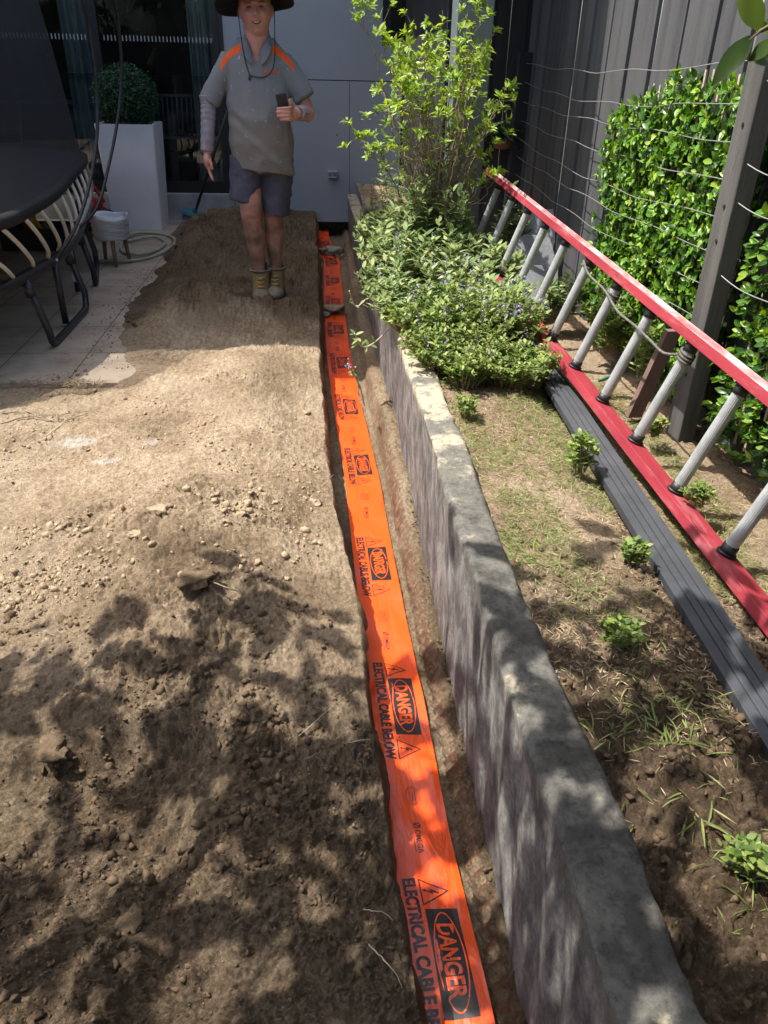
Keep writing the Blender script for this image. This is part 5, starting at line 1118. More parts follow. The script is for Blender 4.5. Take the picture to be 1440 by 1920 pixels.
# split logs, slate pieces, hanging basket
M_LOG = mat('weathered_split_wood', (.16, .135, .11), (.34, .30, .25), scale=8, stretch=(1, 6, 6), rough=.9, bump=.7, bscale=30)
def log(c, d, r, label, seed):
    c = np.array(c); d = np.array(d); g = np.random.default_rng(seed); b = MB(); n = 9; ring = [(math.cos(2*math.pi*k/n)*(1+.3*g.normal()*.5), math.sin(2*math.pi*k/n)*(.75+.2*g.normal()*.5)) for k in range(n)]
    u = np.cross(d, [0, 0, 1.]); u /= np.linalg.norm(u); v = np.cross(u, d); v /= np.linalg.norm(v); b.loft([[c+d*s+u*x*r*(1+.08*g.normal())+v*y*r*(1+.08*g.normal()) for x, y in ring] for s in np.linspace(-1, 1, 9)])
    tag(b.build('split_log', M_LOG, bevel=.004), label, 'log', 'split logs on the far end of the garden bed')
log((.52, 6.35, .46), (.13, .02, -.01), .055, 'topmost split log beside the house panel', 1); log((.58, 6.2, .40), (.15, -.03, -.02), .05, 'split log lying under the topmost one', 2); log((.55, 6.0, .36), (.14, .03, 0), .05, 'lowest and nearest split log', 3)
M_SLATE = mat('grey_slate', (.13, .14, .15), (.26, .27, .28), scale=5, rough=.75, bump=.4, bscale=40)
def slab(c, ax, ay, th, label, m=M_SLATE, cat='slab'):
    b = MB(); ax = np.array(ax); ay = np.array(ay); nz = np.cross(ax, ay); nz /= np.linalg.norm(nz); g = [(-1, -.8), (-.7, -1), (.8, -.95), (1, -.3), (.9, .9), (-.2, 1), (-.95, .6)]
    b.loft([[np.array(c)+ax*x+ay*y+nz*s*th for x, y in g] for s in (-.5, .5)]); tag(b.build('stone_slab', m, bevel=.004), label, cat, 'stone slabs stacked behind the ladder')
slab((1.13, 3.85, .47), (.10, .05, .0), (-.03, .10, .09), .02, 'nearest grey slab leaning behind the ladder rungs')
slab((1.20, 4.25, .52), (.13, .02, .0), (-.02, .10, .12), .02, 'larger grey slab leaning behind the nearest slab')
slab((1.28, 4.55, .60), (.11, .0, .02), (0, .06, .13), .02, 'upright pale slab against the dark fence', mat('pale_plastic_sheet', (.22, .24, .25), (.34, .36, .37), scale=4, rough=.4))
slab((1.10, 4.30, .40), (.16, .0, .0), (0, .22, .0), .05, 'flat dark block under the leaning slabs', M_DK)
hb = thing('hanging_basket', 'small dim basket of trailing grass hanging on the dark far fence', 'basket', (1.26, 5.5, 1.0)); b = MB(); b.lathe((1.25, 5.50, .97), [(.01, 0), (.05, .005), (.075, .05), (.08, .07), (.06, .07)], 16); b.build('pot', mat('terracotta_dim', (.16, .07, .045), rough=.8), hb, True)
n = 260; scatter('foliage', leaf_t(.07, .02, .5, 3), up_frames(n, .7, rng.uniform(.08, .19, n)), np.tile([1.25, 5.50, 1.05], (n, 1))+rng.normal(0, .02, (n, 3)), leafmat('grassy_leaf', [(0, (.02, .06, .03)), (1, (.06, .14, .07))], .2), hb)['kind'] = 'stuff'

# ------------------------------------------------------------------ TREES that throw the dappled shade (crowns above and behind the view)
M_TLF = leafmat('tree_leaf', [(0, (.03, .08, .012)), (1, (.08, .17, .03))], .2, .35)
def tree(name, label, trunk, crown, nleaf, lsz, seed, extra=None, clusters=60, twigr=.014, sig=.17):
    g = np.random.default_rng(seed); t = thing(name, label, 'tree', trunk[0]); b = MB(); P = catmull(trunk, 6); b.tube(P, [.11*(1-.6*i/len(P)) for i in range(len(P))], 12); top = P[-1]
    cs = []
    for i in range(clusters):
        while True:
            u = g.uniform(-1, 1, 3)
            if np.linalg.norm(u) < 1: break
        c = np.array(crown[0])+u*np.array(crown[1])
        if extra is None or extra(c): cs.append(c)
    for c in cs:
        s = P[g.integers(len(P)//2, len(P))]; m_ = s*.45+c*.55+g.normal(0, .08, 3)+[0, 0, .1]; C = catmull([s, m_, c], 5); b.tube(C, [twigr*(1-.075*k) for k in range(len(C))], 6)
    b.build('trunk', M_BARK, t, True)
    cs = np.array(cs); idx = g.integers(0, len(cs), nleaf); L_ = cs[idx]+g.normal(0, sig, (nleaf, 3))*np.array([1, 1, .6])
    ok = np.array([extra is None or extra(p) for p in L_]); L_ = L_[ok]; n = len(L_)
    scatter('crown', leaf_t(.5, .08, .2, 3), frames(g.normal(size=(n, 3))*[1, 1, .5], g.normal(size=(n, 3))+[0, 0, 1.5], g.uniform(lsz*.7, lsz*1.3, n)), L_, M_TLF, t)['kind'] = 'stuff'
    return t
tree('shade_tree', 'broad leaved tree behind and left of the photographer whose crown shades the foreground', [(-3.5, -1.6, -.4), (-3.4, -1.5, 1.0), (-2.9, -1.2, 1.8), (-2.2, -.8, 2.3)], ((-1.13, .10, 2.45), (2.15, 2.0, .25)), 2850, .148, 11, lambda p: p[1] < 2.02+.22*math.sin(p[0]*3) and p[2] > 2.1, 430, .006, .09)
for i, (x, h_) in enumerate(((-5.8, 3.4), (-3.4, 4.1), (-1.0, 3.5), (1.2, 3.9))):
    tree('boundary_tree', ['leftmost evergreen along the boundary fence behind the photographer', 'tallest evergreen along the boundary fence behind the photographer', 'third evergreen along the boundary fence behind the photographer', 'rightmost evergreen along the boundary fence behind the photographer'][i], [(x, -5.4, -.4), (x+.05, -5.4, 1.2), (x, -5.3, h_-.8)], ((x, -5.4, h_-.9), (1.45, .55, 1.3)), 1900, .20, 20+i, None, 26, .02)
# small tree at the right with a low branch reaching into the top corner of the view
lt = thing('fruit_tree', 'fruit tree whose glossy leaves hang into the top right corner of the photo', 'tree', (1.15, -.75, .37)); b = MB()
b.tube(catmull([(1.15, -.75, .3), (1.12, -.7, 1.0), (1.0, -.5, 1.7), (.9, -.3, 2.2)], 6), [.05-.0016*i for i in range(19)], 10)
for e in ((.6, -.9, 2.5), (1.5, -.6, 2.4), (1.1, -1.3, 2.3), (1.6, -1.1, 2.0), (1.2, -.4, 2.6)): b.tube(catmull([(1.0, -.5, 1.7), ((1+e[0])/2, (e[1]-.5)/2, 2.15), e], 5), .012, 6)
b.tube(catmull([(1.0, -.5, 1.7), (.9, .1, 1.85), (.70, .6, 1.68), (.56, .84, 1.53), (.497, .905, 1.478)], 6), [.010-.0003*i for i in range(25)], 7)
b.build('trunk', M_BARK, lt, True); cl = np.array([(.6, -.9, 2.5), (1.5, -.6, 2.4), (1.1, -1.3, 2.3), (1.6, -1.1, 2.0), (1.2, -.5, 2.6), (1.0, -.7, 2.2), (.85, .05, 1.95)]); n = 650; i_ = rng.integers(0, 6, n)
scatter('crown', leaf_t(.5, .08, .2, 4), rand_frames(n, rng.uniform(.06, .09, n)), cl[i_]+rng.normal(0, .17, (n, 3)), M_TLF, lt)['kind'] = 'stuff'
M_NEARL = leafmat('glossy_near_leaf', [(0, (.03, .07, .015)), (1, (.13, .20, .02))], .45, .3, .5)
tw = np.array([.497, .905, 1.478])
def nl(p0, p1, wd, rv, up=(0, -.6, .6)):
    a, c = np.array(p0), np.array(p1); D = (c-a)[None]; Ln = np.linalg.norm(c-a); M_ = frames(D, np.array([up], float), [Ln]); V, F = leaf_t(wd, .10, .10, 8, .8)
    return scatter('near_leaf', (V, F), M_, a[None], M_NEARL, lt, True, np.array([rv]))
Y9 = .905
nl(aty(1408, 70, Y9), aty(1338, 155, Y9-.02), .36, .15); nl(aty(1425, 55, Y9), aty(1388, -28, Y9+.01), .55, .9, (0, -1, .1)); nl(aty(1425, 60, Y9), aty(1500, 25, Y9), .5, .5); nl(aty(1406, 112, Y9), aty(1460, 70, Y9-.02), .6, .2); nl(aty(1415, 118, Y9-.01), aty(1480, 105, Y9), .5, .3)
b = MB(); b.tube([tw, aty(1425, 58, Y9), aty(1405, 75, Y9), aty(1404, 115, Y9)], .0018, 6); b.build('twig', M_BARK, lt, True)

# ------------------------------------------------------------------ PERSON
YB = 5.34
zg = float(np.max(dirt_h(np.array([-.42, -.35, -.28, -.24, -.33]), np.array([5.2, 5.24, 5.24, 5.3, 5.3]))))+.012
per_ = thing('person', 'man in dusty grey orange work shirt, navy shorts and wide black hat holding a phone', 'person', (-.32, YB, zg))
M_SKIN = mat('sunburnt_skin', (.48, .215, .165), (.60, .31, .245), rough=.5, scale=16, spec=.35, bump=.15, bscale=150, bdist=.002)
def skin_leg():
    m = M_SKIN; nt = m.node_tree; N = nt.nodes; L = nt.links; b = N['Principled BSDF']; b.inputs['Subsurface Weight'].default_value = .08; b.inputs['Subsurface Radius'].default_value = (.02, .008, .004)
    tc = N.new('ShaderNodeTexCoord'); sp = N.new('ShaderNodeSeparateXYZ'); L.new(tc.outputs['Object'], sp.inputs[0])
    mr = N.new('ShaderNodeMapRange'); mr.inputs[1].default_value = .72; mr.inputs[2].default_value = .50; mr.inputs[3].default_value = 0; mr.inputs[4].default_value = 1; L.new(sp.outputs[2], mr.inputs[0])
    n = N.new('ShaderNodeTexNoise'); n.inputs['Scale'].default_value = 11; n.inputs['Detail'].default_value = 7; L.new(tc.outputs['Object'], n.inputs['Vector']); r = ramp(nt, [(.35, (.25, .25, .25)), (.62, (.95, .95, .95))]); L.new(n.outputs[0], r.inputs[0])
    mu = N.new('ShaderNodeMath'); mu.operation = 'MULTIPLY'; L.new(mr.outputs[0], mu.inputs[0]); L.new(r.outputs[0], mu.inputs[1])
    mx = N.new('ShaderNodeMix'); mx.data_type = 'RGBA'; mx.inputs[7].default_value = (.13, .085, .055, 1); old = b.inputs['Base Color'].links[0].from_socket; L.new(mu.outputs[0], mx.inputs[0]); L.new(old, mx.inputs[6]); L.new(mx.outputs[2], b.inputs['Base Color'])
skin_leg()
def remeshed(mb, vox, smooth_it=2):
    me = mesh_data('tmp', mb.V, mb.F); o = bpy.data.objects.new('tmp', me); col.objects.link(o)
    r = o.modifiers.new('r', 'REMESH'); r.mode = 'VOXEL'; r.voxel_size = vox; s = o.modifiers.new('s', 'SMOOTH'); s.factor = .5; s.iterations = smooth_it
    dg = bpy.context.evaluated_depsgraph_get(); m2 = bpy.data.meshes.new_from_object(o.evaluated_get(dg)); bpy.data.objects.remove(o); return m2
def vcount(me): a = np.empty(len(me.vertices)*3); me.vertices.foreach_get('co', a); return a.reshape(-1, 3)
def vnorm(me): a = np.empty(len(me.vertices)*3); me.vertices.foreach_get('normal', a); return a.reshape(-1, 3)
def ering(c, rx, ry, n=28, tilt=None): return [(c[0]+rx*math.cos(2*math.pi*k/n), c[1]+ry*math.sin(2*math.pi*k/n), c[2]) for k in range(n)]
J = lambda x, y, Yv: aty(x, y, Yv)
kneeA, ankA, hipA = J(471, 404, YB-.04), np.array([*J(488, 503, YB-.02)[:2], zg+.15]), np.array([-.405, YB, .92])
kneeB, ankB, hipB = J(512, 404, YB+.05), np.array([*J(517, 500, YB+.05)[:2], zg+.15]), np.array([-.215, YB, .92])
def limb(mb, P, r, n=16):
    C = catmull(P, 6); mb.tube(C, list(np.interp(np.linspace(0, len(P)-1, len(C)), range(len(P)), r)), n)
body = MB()
for hip, kn, an in ((hipA, kneeA, ankA), (hipB, kneeB, ankB)):
    calf = kn*.68+an*.32+np.array([0, .012, 0]); low = kn*.25+an*.75; up = hip*.5+kn*.5; bk_ = kn+np.array([0, -.004, .045])
    limb(body, [hip, up, bk_, kn, kn*.88+an*.12, calf, low, an], [.090, .080, .068, .065, .060, .066, .047, .042])
    body.ball(kn+np.array([0, -.022, .0]), (.040, .036, .046)); 
    body.ball(an-np.array([0, .03, .07]), (.038, .09, .05))
cx = -.308
for z, rx, ry in (): pass
body.loft([ering((cx+.004, YB, z), rx, ry) for z, rx, ry in ((.86, .165, .115), (.98, .165, .12), (1.12, .17, .125), (1.28, .182, .118), (1.40, .175, .10), (1.455, .12, .080), (1.49, .07, .065))])
hc = J(479, 22, YB-.02); hc[2] = 1.685; cx_h = hc[0]
limb(body, [(cx+.0, YB+.01, 1.44), (cx_h, YB-.005, 1.50), (cx_h, YB-.01, 1.62)], [.082, .076, .072])
# arms
shA, elA, wrA = np.array([-.490, YB, 1.432]), J(391, 196, YB-.01), J(388, 288, YB-.06)
shB, elB, wrB = np.array([-.130, YB, 1.432]), J(578, 212, YB-.03), J(560, 213, YB-.20)
limb(body, [shA, (shA+elA)/2, elA, (elA*.7+wrA*.3), wrA], [.040, .043, .040, .041, .028])
limb(body, [shB, (shB+elB)/2, elB, (elB*.6+wrB*.4), wrB], [.040, .043, .040, .039, .028])
# relaxed hand
hA = wrA+np.array([.002, -.01, -.045]); body.ball((wrA+hA)/2+np.array([0, 0, -.012]), (.026, .036, .050), 14, 9); body.ball(hA, (.024, .042, .045), 14, 9)
for k, (dy, ln) in enumerate(((-.030, .070), (-.010, .078), (.010, .074), (.029, .058))):
    b0 = hA+np.array([.002+.006*(k < 2), dy*.9, -.030]); limb(body, [b0, b0+[.004, -.004, -ln*.45], b0+[.014, -.010, -ln*.8], b0+[.022, -.012, -ln]], [.0095, .0088, .008, .0065], 8)
limb(body, [hA+[.016, -.036, .018], hA+[.026, -.050, -.010], hA+[.030, -.054, -.040]], [.012, .010, .008], 8)
# hand round the phone
ph_c = J(531, 203, YB-.29); hB = wrB+np.array([-.035, -.045, .0]); body.ball((wrB+hB)/2, (.036, .028, .036), 14, 9); body.ball(hB+[-.006, -.01, 0], (.032, .020, .043), 14, 9)
for k in range(4):
    z_ = ph_c[2]-.002-.019*k+.004; ln = (.086, .092, .088, .072)[k]; b0 = hB+np.array([-.004, -.014, .028-.019*k]); tipx = hB[0]-ln
    limb(body, [b0, (b0[0]-.012, ph_c[1]-.022, z_), (tipx+.03, ph_c[1]-.026, z_-.002), (tipx+.008, ph_c[1]-.018, z_-.003), (tipx+.002, ph_c[1]-.004, z_-.003)], [.0105, .0098, .0092, .0085, .007], 8)
limb(body, [hB+[.002, -.010, .030], (ph_c[0]+.045, ph_c[1]-.004, ph_c[2]+.022), (ph_c[0]+.038, ph_c[1]-.010, ph_c[2]+.05)], [.013, .011, .009], 8)
# head: sculpted ellipsoid
def head_mesh():
    n, m = 72, 54; V = []
    def G(x, z, cx_, cz, sx, sz): return math.exp(-((x-cx_)/sx)**2-((z-cz)/sz)**2)
    for j in range(m+1):
        ph = math.pi*j/m
        for i in range(n):
            th = 2*math.pi*i/n; x = math.sin(ph)*math.cos(th)*.078; y = math.sin(ph)*math.sin(th)*.098; z = math.cos(ph)*.122
            if z < .01: t = min((.01-z)/.13, 1); x *= 1-.12*t**1.6; y = y*(1-.10*t)-.012*t
            if y < 0:   # face toward -Y
                f = 0
                f += .008*G(x, z, 0, .030, .050, .011)            # brow
                f -= .011*(G(x, z, -.031, .006, .017, .012)+G(x, z, .031, .006, .017, .012))
                f += .010*(G(x, z, -.043, -.026, .020, .018)+G(x, z, .043, -.026, .020, .018))
                f += .024*G(x, z, 0, -.026, .0135, .013)+.016*G(x, z, 0, -.006, .009, .020)+.006*(G(x, z, -.013, -.032, .008, .008)+G(x, z, .013, -.032, .008, .008))
                f += .006*G(x, z, 0, -.056, .024, .006)+.006*G(x, z, 0, -.074, .020, .007)-.009*G(x, z, 0, -.065, .021, .0045)
                f += .010*G(x, z, 0, -.098, .022, .014)-.004*G(x, z, 0, -.086, .03, .005)
                f -= .003*(G(x, z, -.028, -.048, .006, .016)+G(x, z, .028, -.048, .006, .016))
                y -= 1.35*f*min(1, -y/.03)
            if z < -.07: z = -.07+(z+.07)*1.35
            V.append((x, y, z))
    F = [f for f in grid_faces(m+1, n, True).tolist()]; return np.array(V), F
HV, HF = head_mesh(); ty = .05; c_, s_ = math.cos(ty), math.sin(ty); Rz = np.array([[c_, -s_, 0], [s_, c_, 0], [0, 0, 1]]); a_ = -.07; Ry = np.array([[math.cos(a_), 0, math.sin(a_)], [0, 1, 0], [-math.sin(a_), 0, math.cos(a_)]])
HR = (Rz @ Ry) @ np.diag([1.20, 1.06, 1.06]); hcen = np.array([cx_h, YB-.03, 1.694])
def hp_(x, y, z): return hcen+HR @ np.array([x, y, z])
keep = [i for i in range(len(HV))]
body.add((HV @ HR.T)+hcen, HF)
for s in (-1, 1): body.ball(hp_(s*.079, .008, -.012), (.010, .018, .030), 10, 8)
bme = remeshed(body, .0042, 1); bme.polygons.foreach_set('use_smooth', np.ones(len(bme.polygons), bool)); bme.materials.append(M_SKIN); bo = link('body', bme, per_); bo.name = 'body'
# face details
M_DARK = mat('mouth_dark', (.06, .015, .012), rough=.6); M_TEETH = mat('teeth', (.62, .58, .50), rough=.3); M_EYE = mat('shaded_eye', (.05, .035, .03), rough=.3); M_LIP = mat('lip', (.36, .11, .09), rough=.45); M_BROW = mat('greying_brow', (.20, .13, .09), rough=.9)
b = MB(); b.tube(catmull([hp_(-.023, -.0925, -.060), hp_(-.012, -.1015, -.0655), hp_(0, -.104, -.067), hp_(.012, -.1015, -.0655), hp_(.023, -.0925, -.060)], 5), [.001+.0042*math.sin(math.pi*i/20) for i in range(21)], 8); b.build('mouth', M_DARK, bo, True)
b = MB(); b.tube(catmull([hp_(-.016, -.1005, -.0615), hp_(0, -.1075, -.0645), hp_(.016, -.1005, -.0615)], 8), [.0008+.0024*math.sin(math.pi*i/16) for i in range(17)], 6); b.build('teeth', M_TEETH, bo, True)
for s in (-1, 1):
    b = MB(); b.tube(catmull([hp_(s*.018, -.0905, .004), hp_(s*.030, -.0895, .007), hp_(s*.043, -.079, .003)], 5), [.0006+.0026*math.sin(math.pi*i/10) for i in range(11)], 6); b.build('eye', M_EYE, bo, True)
    b = MB(); b.tube(catmull([hp_(s*.014, -.100, .022), hp_(s*.032, -.096, .027), hp_(s*.050, -.080, .022)], 5), [.0015+.0025*math.sin(math.pi*i/10) for i in range(11)], 6); b.build('eyebrow', M_BROW, bo, True)
b = MB(); b.ball(hp_(0, .018, .028), (.083, .092, .085), 20, 12); ho = b.build('hair', mat('grey_hair', (.20, .18, .16), (.32, .30, .28), scale=60, stretch=(1, 1, .2), rough=.9), per_, True)
# shirt
M_SHIRT, nts, bs = nm('dusty_grey_polo')
def shirt_mat():
    nt, b = nts, bs; N = nt.nodes; L = nt.links; tc = N.new('ShaderNodeTexCoord')
    n1 = N.new('ShaderNodeTexNoise'); n1.inputs['Scale'].default_value = 7; n1.inputs['Detail'].default_value = 6; L.new(tc.outputs['Object'], n1.inputs['Vector'])
    sp = N.new('ShaderNodeSeparateXYZ'); L.new(tc.outputs['Object'], sp.inputs[0]); mr = N.new('ShaderNodeMapRange'); mr.inputs[1].default_value = 1.30; mr.inputs[2].default_value = .95; mr.inputs[3].default_value = -.28; mr.inputs[4].default_value = .25; L.new(sp.outputs[2], mr.inputs[0])
    ad = N.new('ShaderNodeMath'); L.new(n1.outputs[0], ad.inputs[0]); L.new(mr.outputs[0], ad.inputs[1])
    r = ramp(nt, [(.30, (.19, .20, .212)), (.62, (.215, .205, .188))]); L.new(ad.outputs[0], r.inputs[0])
    n2 = N.new('ShaderNodeTexNoise'); n2.inputs['Scale'].default_value = 34; n2.inputs['Detail'].default_value = 3; n2.inputs['Roughness'].default_value = .7; L.new(tc.outputs['Object'], n2.inputs['Vector'])
    r2 = ramp(nt, [(.655, (0, 0, 0)), (.69, (.8, .8, .8))]); L.new(n2.outputs[0], r2.inputs[0])
    mx = N.new('ShaderNodeMix'); mx.data_type = 'RGBA'; mx.inputs[7].default_value = (.50, .52, .54, 1); L.new(r2.outputs[0], mx.inputs[0]); L.new(r.outputs[0], mx.inputs[6]); L.new(mx.outputs[2], b.inputs['Base Color'])
    b.inputs['Roughness'].default_value = .9; b.inputs['Specular IOR Level'].default_value = .2
    wv = N.new('ShaderNodeTexNoise'); wv.inputs['Scale'].default_value = 500; L.new(tc.outputs['Object'], wv.inputs['Vector']); bp = N.new('ShaderNodeBump'); bp.inputs['Strength'].default_value = .25; bp.inputs['Distance'].default_value = .002; L.new(wv.outputs[0], bp.inputs['Height']); L.new(bp.outputs[0], b.inputs['Normal'])
shirt_mat()
M_ORANGE = mat('hi_vis_orange', (.75, .10, .012), rough=.8)
sh = MB()
sh.loft([ering((cx+dx, YB+dy, z), rx*(1.0 if z < 1.05 else .92 if z < 1.4 else .96), ry*.95, 36) for z, dx, dy, rx, ry in ((.845, .012, -.01, .186, .145), (.90, .008, -.012, .188, .150), (1.0, .004, -.015, .196, .165), (1.12, .0, -.012, .200, .165), (1.24, .0, -.005, .206, .152), (1.34, .0, 0, .212, .135), (1.42, 0, 0, .208, .124), (1.48, 0, .0, .182, .110), (1.53, 0, .0, .130, .092), (1.575, .0, .005, .092, .084))])
def sleeve(sh0, hem, r0, r1):
    d = hem-sh0; d /= np.linalg.norm(d); C = catmull([sh0-d*.03+[0, 0, -.01], sh0*.5+hem*.5+[0, 0, .006], hem], 6); sh.tube(C, [r0+(r1-r0)*i/(len(C)-1) for i in range(len(C))], 22)
hemA = J(392, 190, YB-.01); hemB = J(572, 184, YB-.03)
sleeve(shA+[.02, 0, -.004], hemA, .070, .060); sleeve(shB+[-.02, 0, -.004], hemB, .070, .062)
sme = remeshed(sh, .0075, 3); V = vcount(sme); Nn = vnorm(sme); x, y, z = V.T
fold = .0075*(1-2*np.abs(fbm(x*4+z*3.5, y*4, z*3.2-x*2.5, s=201, o=2)))*sstep(1.42, 1.2, z)+.005*fbm(x*14, y*14, z*5, s=202, o=3)
fold += -.012*np.exp(-((np.abs(z-1.13-.9*(x-cx-.05)))/.03)**2)*sstep(-.5, -.2, x)*0+.005*np.exp(-(((x-cx)*.75+(z-.98))/.022)**2)*(z < 1.15)*(y < YB)-.004*np.exp(-(((x-cx)*.75+(z-1.03))/.022)**2)*(z < 1.2)*(y < YB)
V = V+Nn*fold[:, None]; V[:, 2] += -.022*sstep(.93, .85, z)*((x-cx)/.2)*1.0
sme.vertices.foreach_set('co', V.ravel())
bm = bmesh.new(); bm.from_mesh(sme); kill = []; ori = set()
for f in bm.faces:
    c = f.calc_center_median(); dx = c.x-(cx_h-.004)
    if c.y < YB-.01 and c.z > 1.42 and abs(dx+.004) < (c.z-1.42)*.45+.002: kill.append(f); continue
    if c.z > 1.556: kill.append(f); continue
    ax = abs(dx)
    if c.y < YB+.02 and ax > .085 and ax < .215:
        t = (ax-.085)/.12; zc = 1.500-.012*t-.075*t*t
        if abs(c.z-zc) < .021 and ax > .088: f.material_index = 1
bmesh.ops.delete(bm, geom=kill, context='FACES'); bm.to_mesh(sme); bm.free()
sme.polygons.foreach_set('use_smooth', np.ones(len(sme.polygons), bool)); sme.materials.append(M_SHIRT); sme.materials.append(M_ORANGE); so_ = link('shirt', sme, per_)
# collar, placket, chest lettering marks
M_COLR = mat('grey_collar', (.16, .175, .19), rough=.9)
for s in (-1, 1):
    P = [[(cx_h+s*.062, YB+.03, 1.600), (cx_h+s*.085, YB+.03, 1.548)], [(cx_h+s*.066, YB-.02, 1.588), (cx_h+s*.094, YB-.05, 1.528)], [(cx_h+s*.056, YB-.060, 1.550), (cx_h+s*.086, YB-.108, 1.488)], [(cx_h+s*.036, YB-.092, 1.500), (cx_h+s*.060, YB-.132, 1.442)], [(cx_h+s*.020, YB-.105, 1.440), (cx_h+s*.026, YB-.128, 1.415)]]
    V = [np.array(q) for r_ in P for q in r_]; V += [v+np.array([0, -.005, .0]) for v in V[:10]]; F = [(2*i, 2*i+1, 2*i+3, 2*i+2) for i in range(4)]+[(10+2*i, 12+2*i, 13+2*i, 11+2*i) for i in range(4)]+[(2*i+1, 11+2*i, 13+2*i, 2*i+3) for i in range(4)]+[(2*i, 2*i+2, 12+2*i, 10+2*i) for i in range(4)]
    o = obj('collar', V, F, M_COLR, so_, True); sd = o.modifiers.new('s', 'SUBSURF'); sd.levels = 1; sd.render_levels = 2
def front_y(x, z): return YB-.148 if z < 1.3 else YB-.148+.05*(z-1.3)/.15
import_front = {}
from mathutils.bvhtree import BVHTree
tree_ = BVHTree.FromPolygons([v.co[:] for v in sme.vertices], [p.vertices[:] for p in sme.polygons])
def on_shirt(px, py, lift=.002):
    d = ray(px, py); d = d/np.linalg.norm(d); h = tree_.ray_cast(Vector((0, 0, CAM_H)), Vector(d))
    if h[0] is None: return aty(px, py, YB-.15)
    return np.array(h[0])-d*lift
b = MB()
for (x0, x1, y0, y1) in ((497, 503, 129, 131), (496, 499, 131, 137), (499, 503, 133, 135), (505, 508, 133, 138), (509, 511, 132.5, 137), (512.5, 515.5, 133, 138), (517, 519, 133, 137.5), (520.5, 524, 134, 139)):
    q = [on_shirt(a, c) for a, c in ((x0, y1), (x1, y1), (x1, y0), (x0, y0))]; b.add(q, [(0, 1, 2, 3)])
b.build('chest_lettering', M_ORANGE, so_)
# sun sleeve and striped wrist roll
M_PUR = mat('mauve_arm_sleeve', (.22, .19, .23), (.30, .27, .31), rough=.9, scale=20); b = MB(); C = catmull([elA+[0, 0, .05], elA, elA*.6+wrA*.4, wrA+[0, 0, .01]], 12); n = len(C)
b.tube(C, [.053-.016*i/n+.0022*math.sin(i*1.9) for i in range(n)], 20); b.build('arm_sleeve', M_PUR, per_, True)
b = MB(); 
for k in range(6): f = k/5; c = wrB*(1-f)+elB*f*.38+wrB*f*.62; dv = (elB-wrB)/np.linalg.norm(elB-wrB); u = np.cross(dv, [0, 0, 1.]); u /= np.linalg.norm(u); v = np.cross(dv, u); b.tube([c+(.034+.003*f)*(math.cos(a)*u+math.sin(a)*v) for a in np.linspace(0, 2*math.pi, 20)], .0075, 8, cap=False)
b.build('wrist_roll', mat('striped_cuff', (.34, .34, .36), (.22, .16, .20), rough=.9, scale=60), per_, True)
# phone
ph = thing('phone', 'black phone in a rugged case held in the raised hand of the man', 'phone', tuple(ph_c)); b = MB(); dx_ = np.array([.030, .004, .006]); dz_ = np.array([-.012, -.012, .062]); dy_ = np.cross(dx_, dz_); dy_ = dy_/np.linalg.norm(dy_)*.006
b.obox(ph_c+[.0, .0, .012], dx_, dy_, dz_); b.build('case', M_BLKP, ph, bevel=.004); b = MB(); b.obox(ph_c+[.0, .0, .012]+np.array([-.006, 0, .035])-np.abs(dy_)*[0, 1.05, 0], dx_*.45, dy_*.25, dz_*.22); b.build('camera_patch', mat('phone_glass', (.03, .035, .04), rough=.1), ph, bevel=.001)
# shorts
M_SHORT = mat('navy_shorts', (.055, .060, .095), (.10, .10, .135), rough=.9, scale=9, bump=.3, bscale=300, bdist=.002, lo=.35, hi=.7); st = MB()
def leg_cloth(hip, kn, hem, r0, r1): C = catmull([hip, hip*.5+hem*.5, hem], 6); st.tube(C, [r0+(r1-r0)*i/(len(C)-1) for i in range(len(C))], 26)
hmA = J(461, 377, YB-.01); hmB = J(518, 400, YB+.03); leg_cloth(hipA, kneeA, hmA, .103, .098); leg_cloth(hipB, kneeB, hmB, .103, .090)
st.loft([ering((cx, YB, z), rx, ry, 30) for z, rx, ry in ((.83, .17, .115), (.93, .175, .125), (1.03, .165, .115))])
tme = remeshed(st, .008, 2); V = vcount(tme); Nn = vnorm(tme); x, y, z = V.T; V = V+Nn*(.007*(1-2*np.abs(fbm(x*7, y*7, z*9+x*5, s=211, o=3)))*sstep(1.0, .8, z))[:, None]; tme.vertices.foreach_set('co', V.ravel()); tme.polygons.foreach_set('use_smooth', np.ones(len(tme.polygons), bool)); tme.materials.append(M_SHORT); tro = link('shorts', tme, per_)
n = 60; 
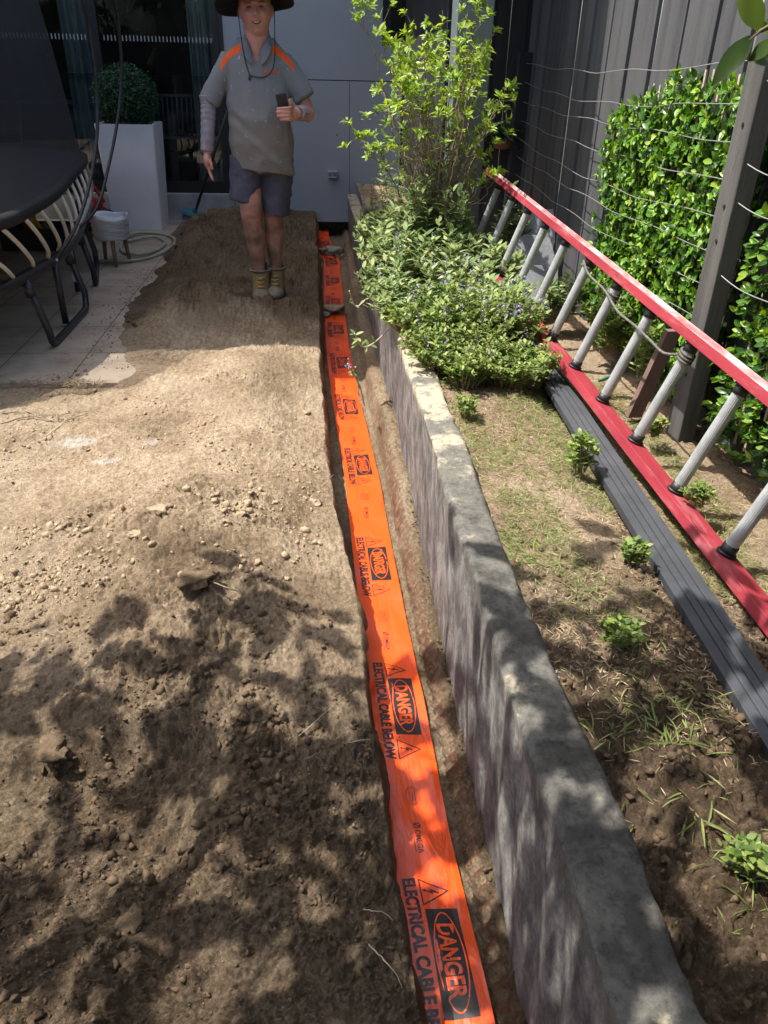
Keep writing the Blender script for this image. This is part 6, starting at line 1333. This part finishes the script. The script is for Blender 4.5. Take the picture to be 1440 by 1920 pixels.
# socks, boots
M_SOCK = mat('navy_sock', (.018, .018, .035), rough=.95); M_BOOT = mat('tan_suede', (.19, .13, .065), (.27, .19, .09), scale=20, rough=.9, bump=.3, bscale=120); M_TOE = mat('dusty_boot_toe', (.15, .12, .085), (.22, .18, .135), scale=20, rough=.85, bump=.2, bscale=80); M_SOLE = mat('dark_sole', (.03, .027, .025), rough=.9)
M_LACE = mat('yellow_lace', (.42, .30, .06), rough=.8)
def boot(an, ang, dz=0):
    a = an.copy(); zb = zg+dz; BS = 1.22; cA, sA = math.cos(ang), math.sin(ang)
    def T(p): x, y, z = p; x, y, z = x*BS, y*1.1, z*1.25; return np.array([a[0]+x*cA-y*sA, a[1]+x*sA+y*cA, zb+z])   # local: -y is forward
    b = MB(); b.tube([T((0, .005, .12)), T((0, .005, .185))], [.049, .047], 16); b.build('sock', M_SOCK, per_, True)
    up = MB()
    rg = []
    for (y0, z, rx, ry) in ((-.035, .025, .050, .115), (-.02, .055, .049, .095), (-.002, .085, .046, .072), (.004, .115, .047, .060), (.004, .148, .052, .060)): rg.append([T((rx*math.cos(t), y0+ry*math.sin(t), z)) for t in np.linspace(0, 2*math.pi, 26)[:-1]])
    up.loft(rg); o = up.build('boot', M_BOOT, per_, True)
    t = MB(); t.ball(T((0, -.112, .034)), (.061, .086, .046), 18, 12); t.build('toe_cap', M_TOE, o, True)
    s = MB(); rs = [[T((.054*math.cos(q)*(1-.12*(math.sin(q) > .3)), -.040+.148*math.sin(q), zz)) for q in np.linspace(0, 2*math.pi, 30)[:-1]] for zz in (-.012, .022)]; s.loft(rs); s.build('sole', M_SOLE, o)
    c = MB(); c.tube([T((.053*math.cos(q), .004+.061*math.sin(q), .150)) for q in np.linspace(0, 2*math.pi, 20)], .008, 8, cap=False); c.build('padded_cuff', M_TOE, o, True)
    l = MB()
    for k in range(4):
        z0 = .072+k*.018; yy = -.098+.022*k*.85; l.tube([T((-.022, yy, z0)), T((0, yy-.012, z0+.008)), T((.022, yy, z0+.014))], .0032, 6); l.tube([T((.022, yy, z0)), T((0, yy-.012, z0+.010)), T((-.022, yy, z0+.014))], .0032, 6)
    l.build('laces', M_LACE, o, True)
boot(ankA, .04); boot(ankB, -.06)
# hat, cord
M_HAT = mat('black_felt', (.005, .006, .010), (.010, .011, .016), rough=.95, scale=30, bump=.3, bscale=200, bdist=.002)
hat = MB(); n = 64; rg = []
for r_, z0 in ((.082, .070), (.092, .062), (.12, .062), (.155, .060), (.190, .056), (.200, .053), (.200, .057), (.155, .066), (.12, .069), (.094, .072), (.091, .120), (.080, .160), (.045, .178), (.005, .18)):
    ring = []
    for k in range(n):
        a = 2*math.pi*k/n; q_ = max(r_-.1, 0)/.1; dr_ = -q_*(.030+.050*float(sstep(-.7, .6, math.sin(a))))+.010*q_*math.sin(2*a+.5)
        ring.append(hp_(r_*math.cos(a)*.94, r_*math.sin(a)*1.12, z0+dr_+.016-.022*q_*min(math.sin(a), 0)))
    rg.append(ring)
hat.loft(rg); hat.build('hat', M_HAT, per_, True)
b = MB(); s0 = hp_(-.082, -.03, .05); s1 = hp_(.095, -.03, .055)
pts = [s0, J(451, 62, YB-.13), on_shirt(459, 110, .006), on_shirt(466, 135, .006), on_shirt(469, 142, .006)]; b.tube(catmull(pts, 8), .0028, 6)
pts = [s1, J(515, 62, YB-.13), on_shirt(515, 110, .006), on_shirt(508, 135, .006), on_shirt(492, 145, .006), on_shirt(470, 142, .006)]; b.tube(catmull(pts, 8), .0028, 6)
q = on_shirt(468, 142, .008); b.tube([q, q-[0.002, 0, .022]], .006, 8); b.build('chin_cord', M_BLKP, per_, True)
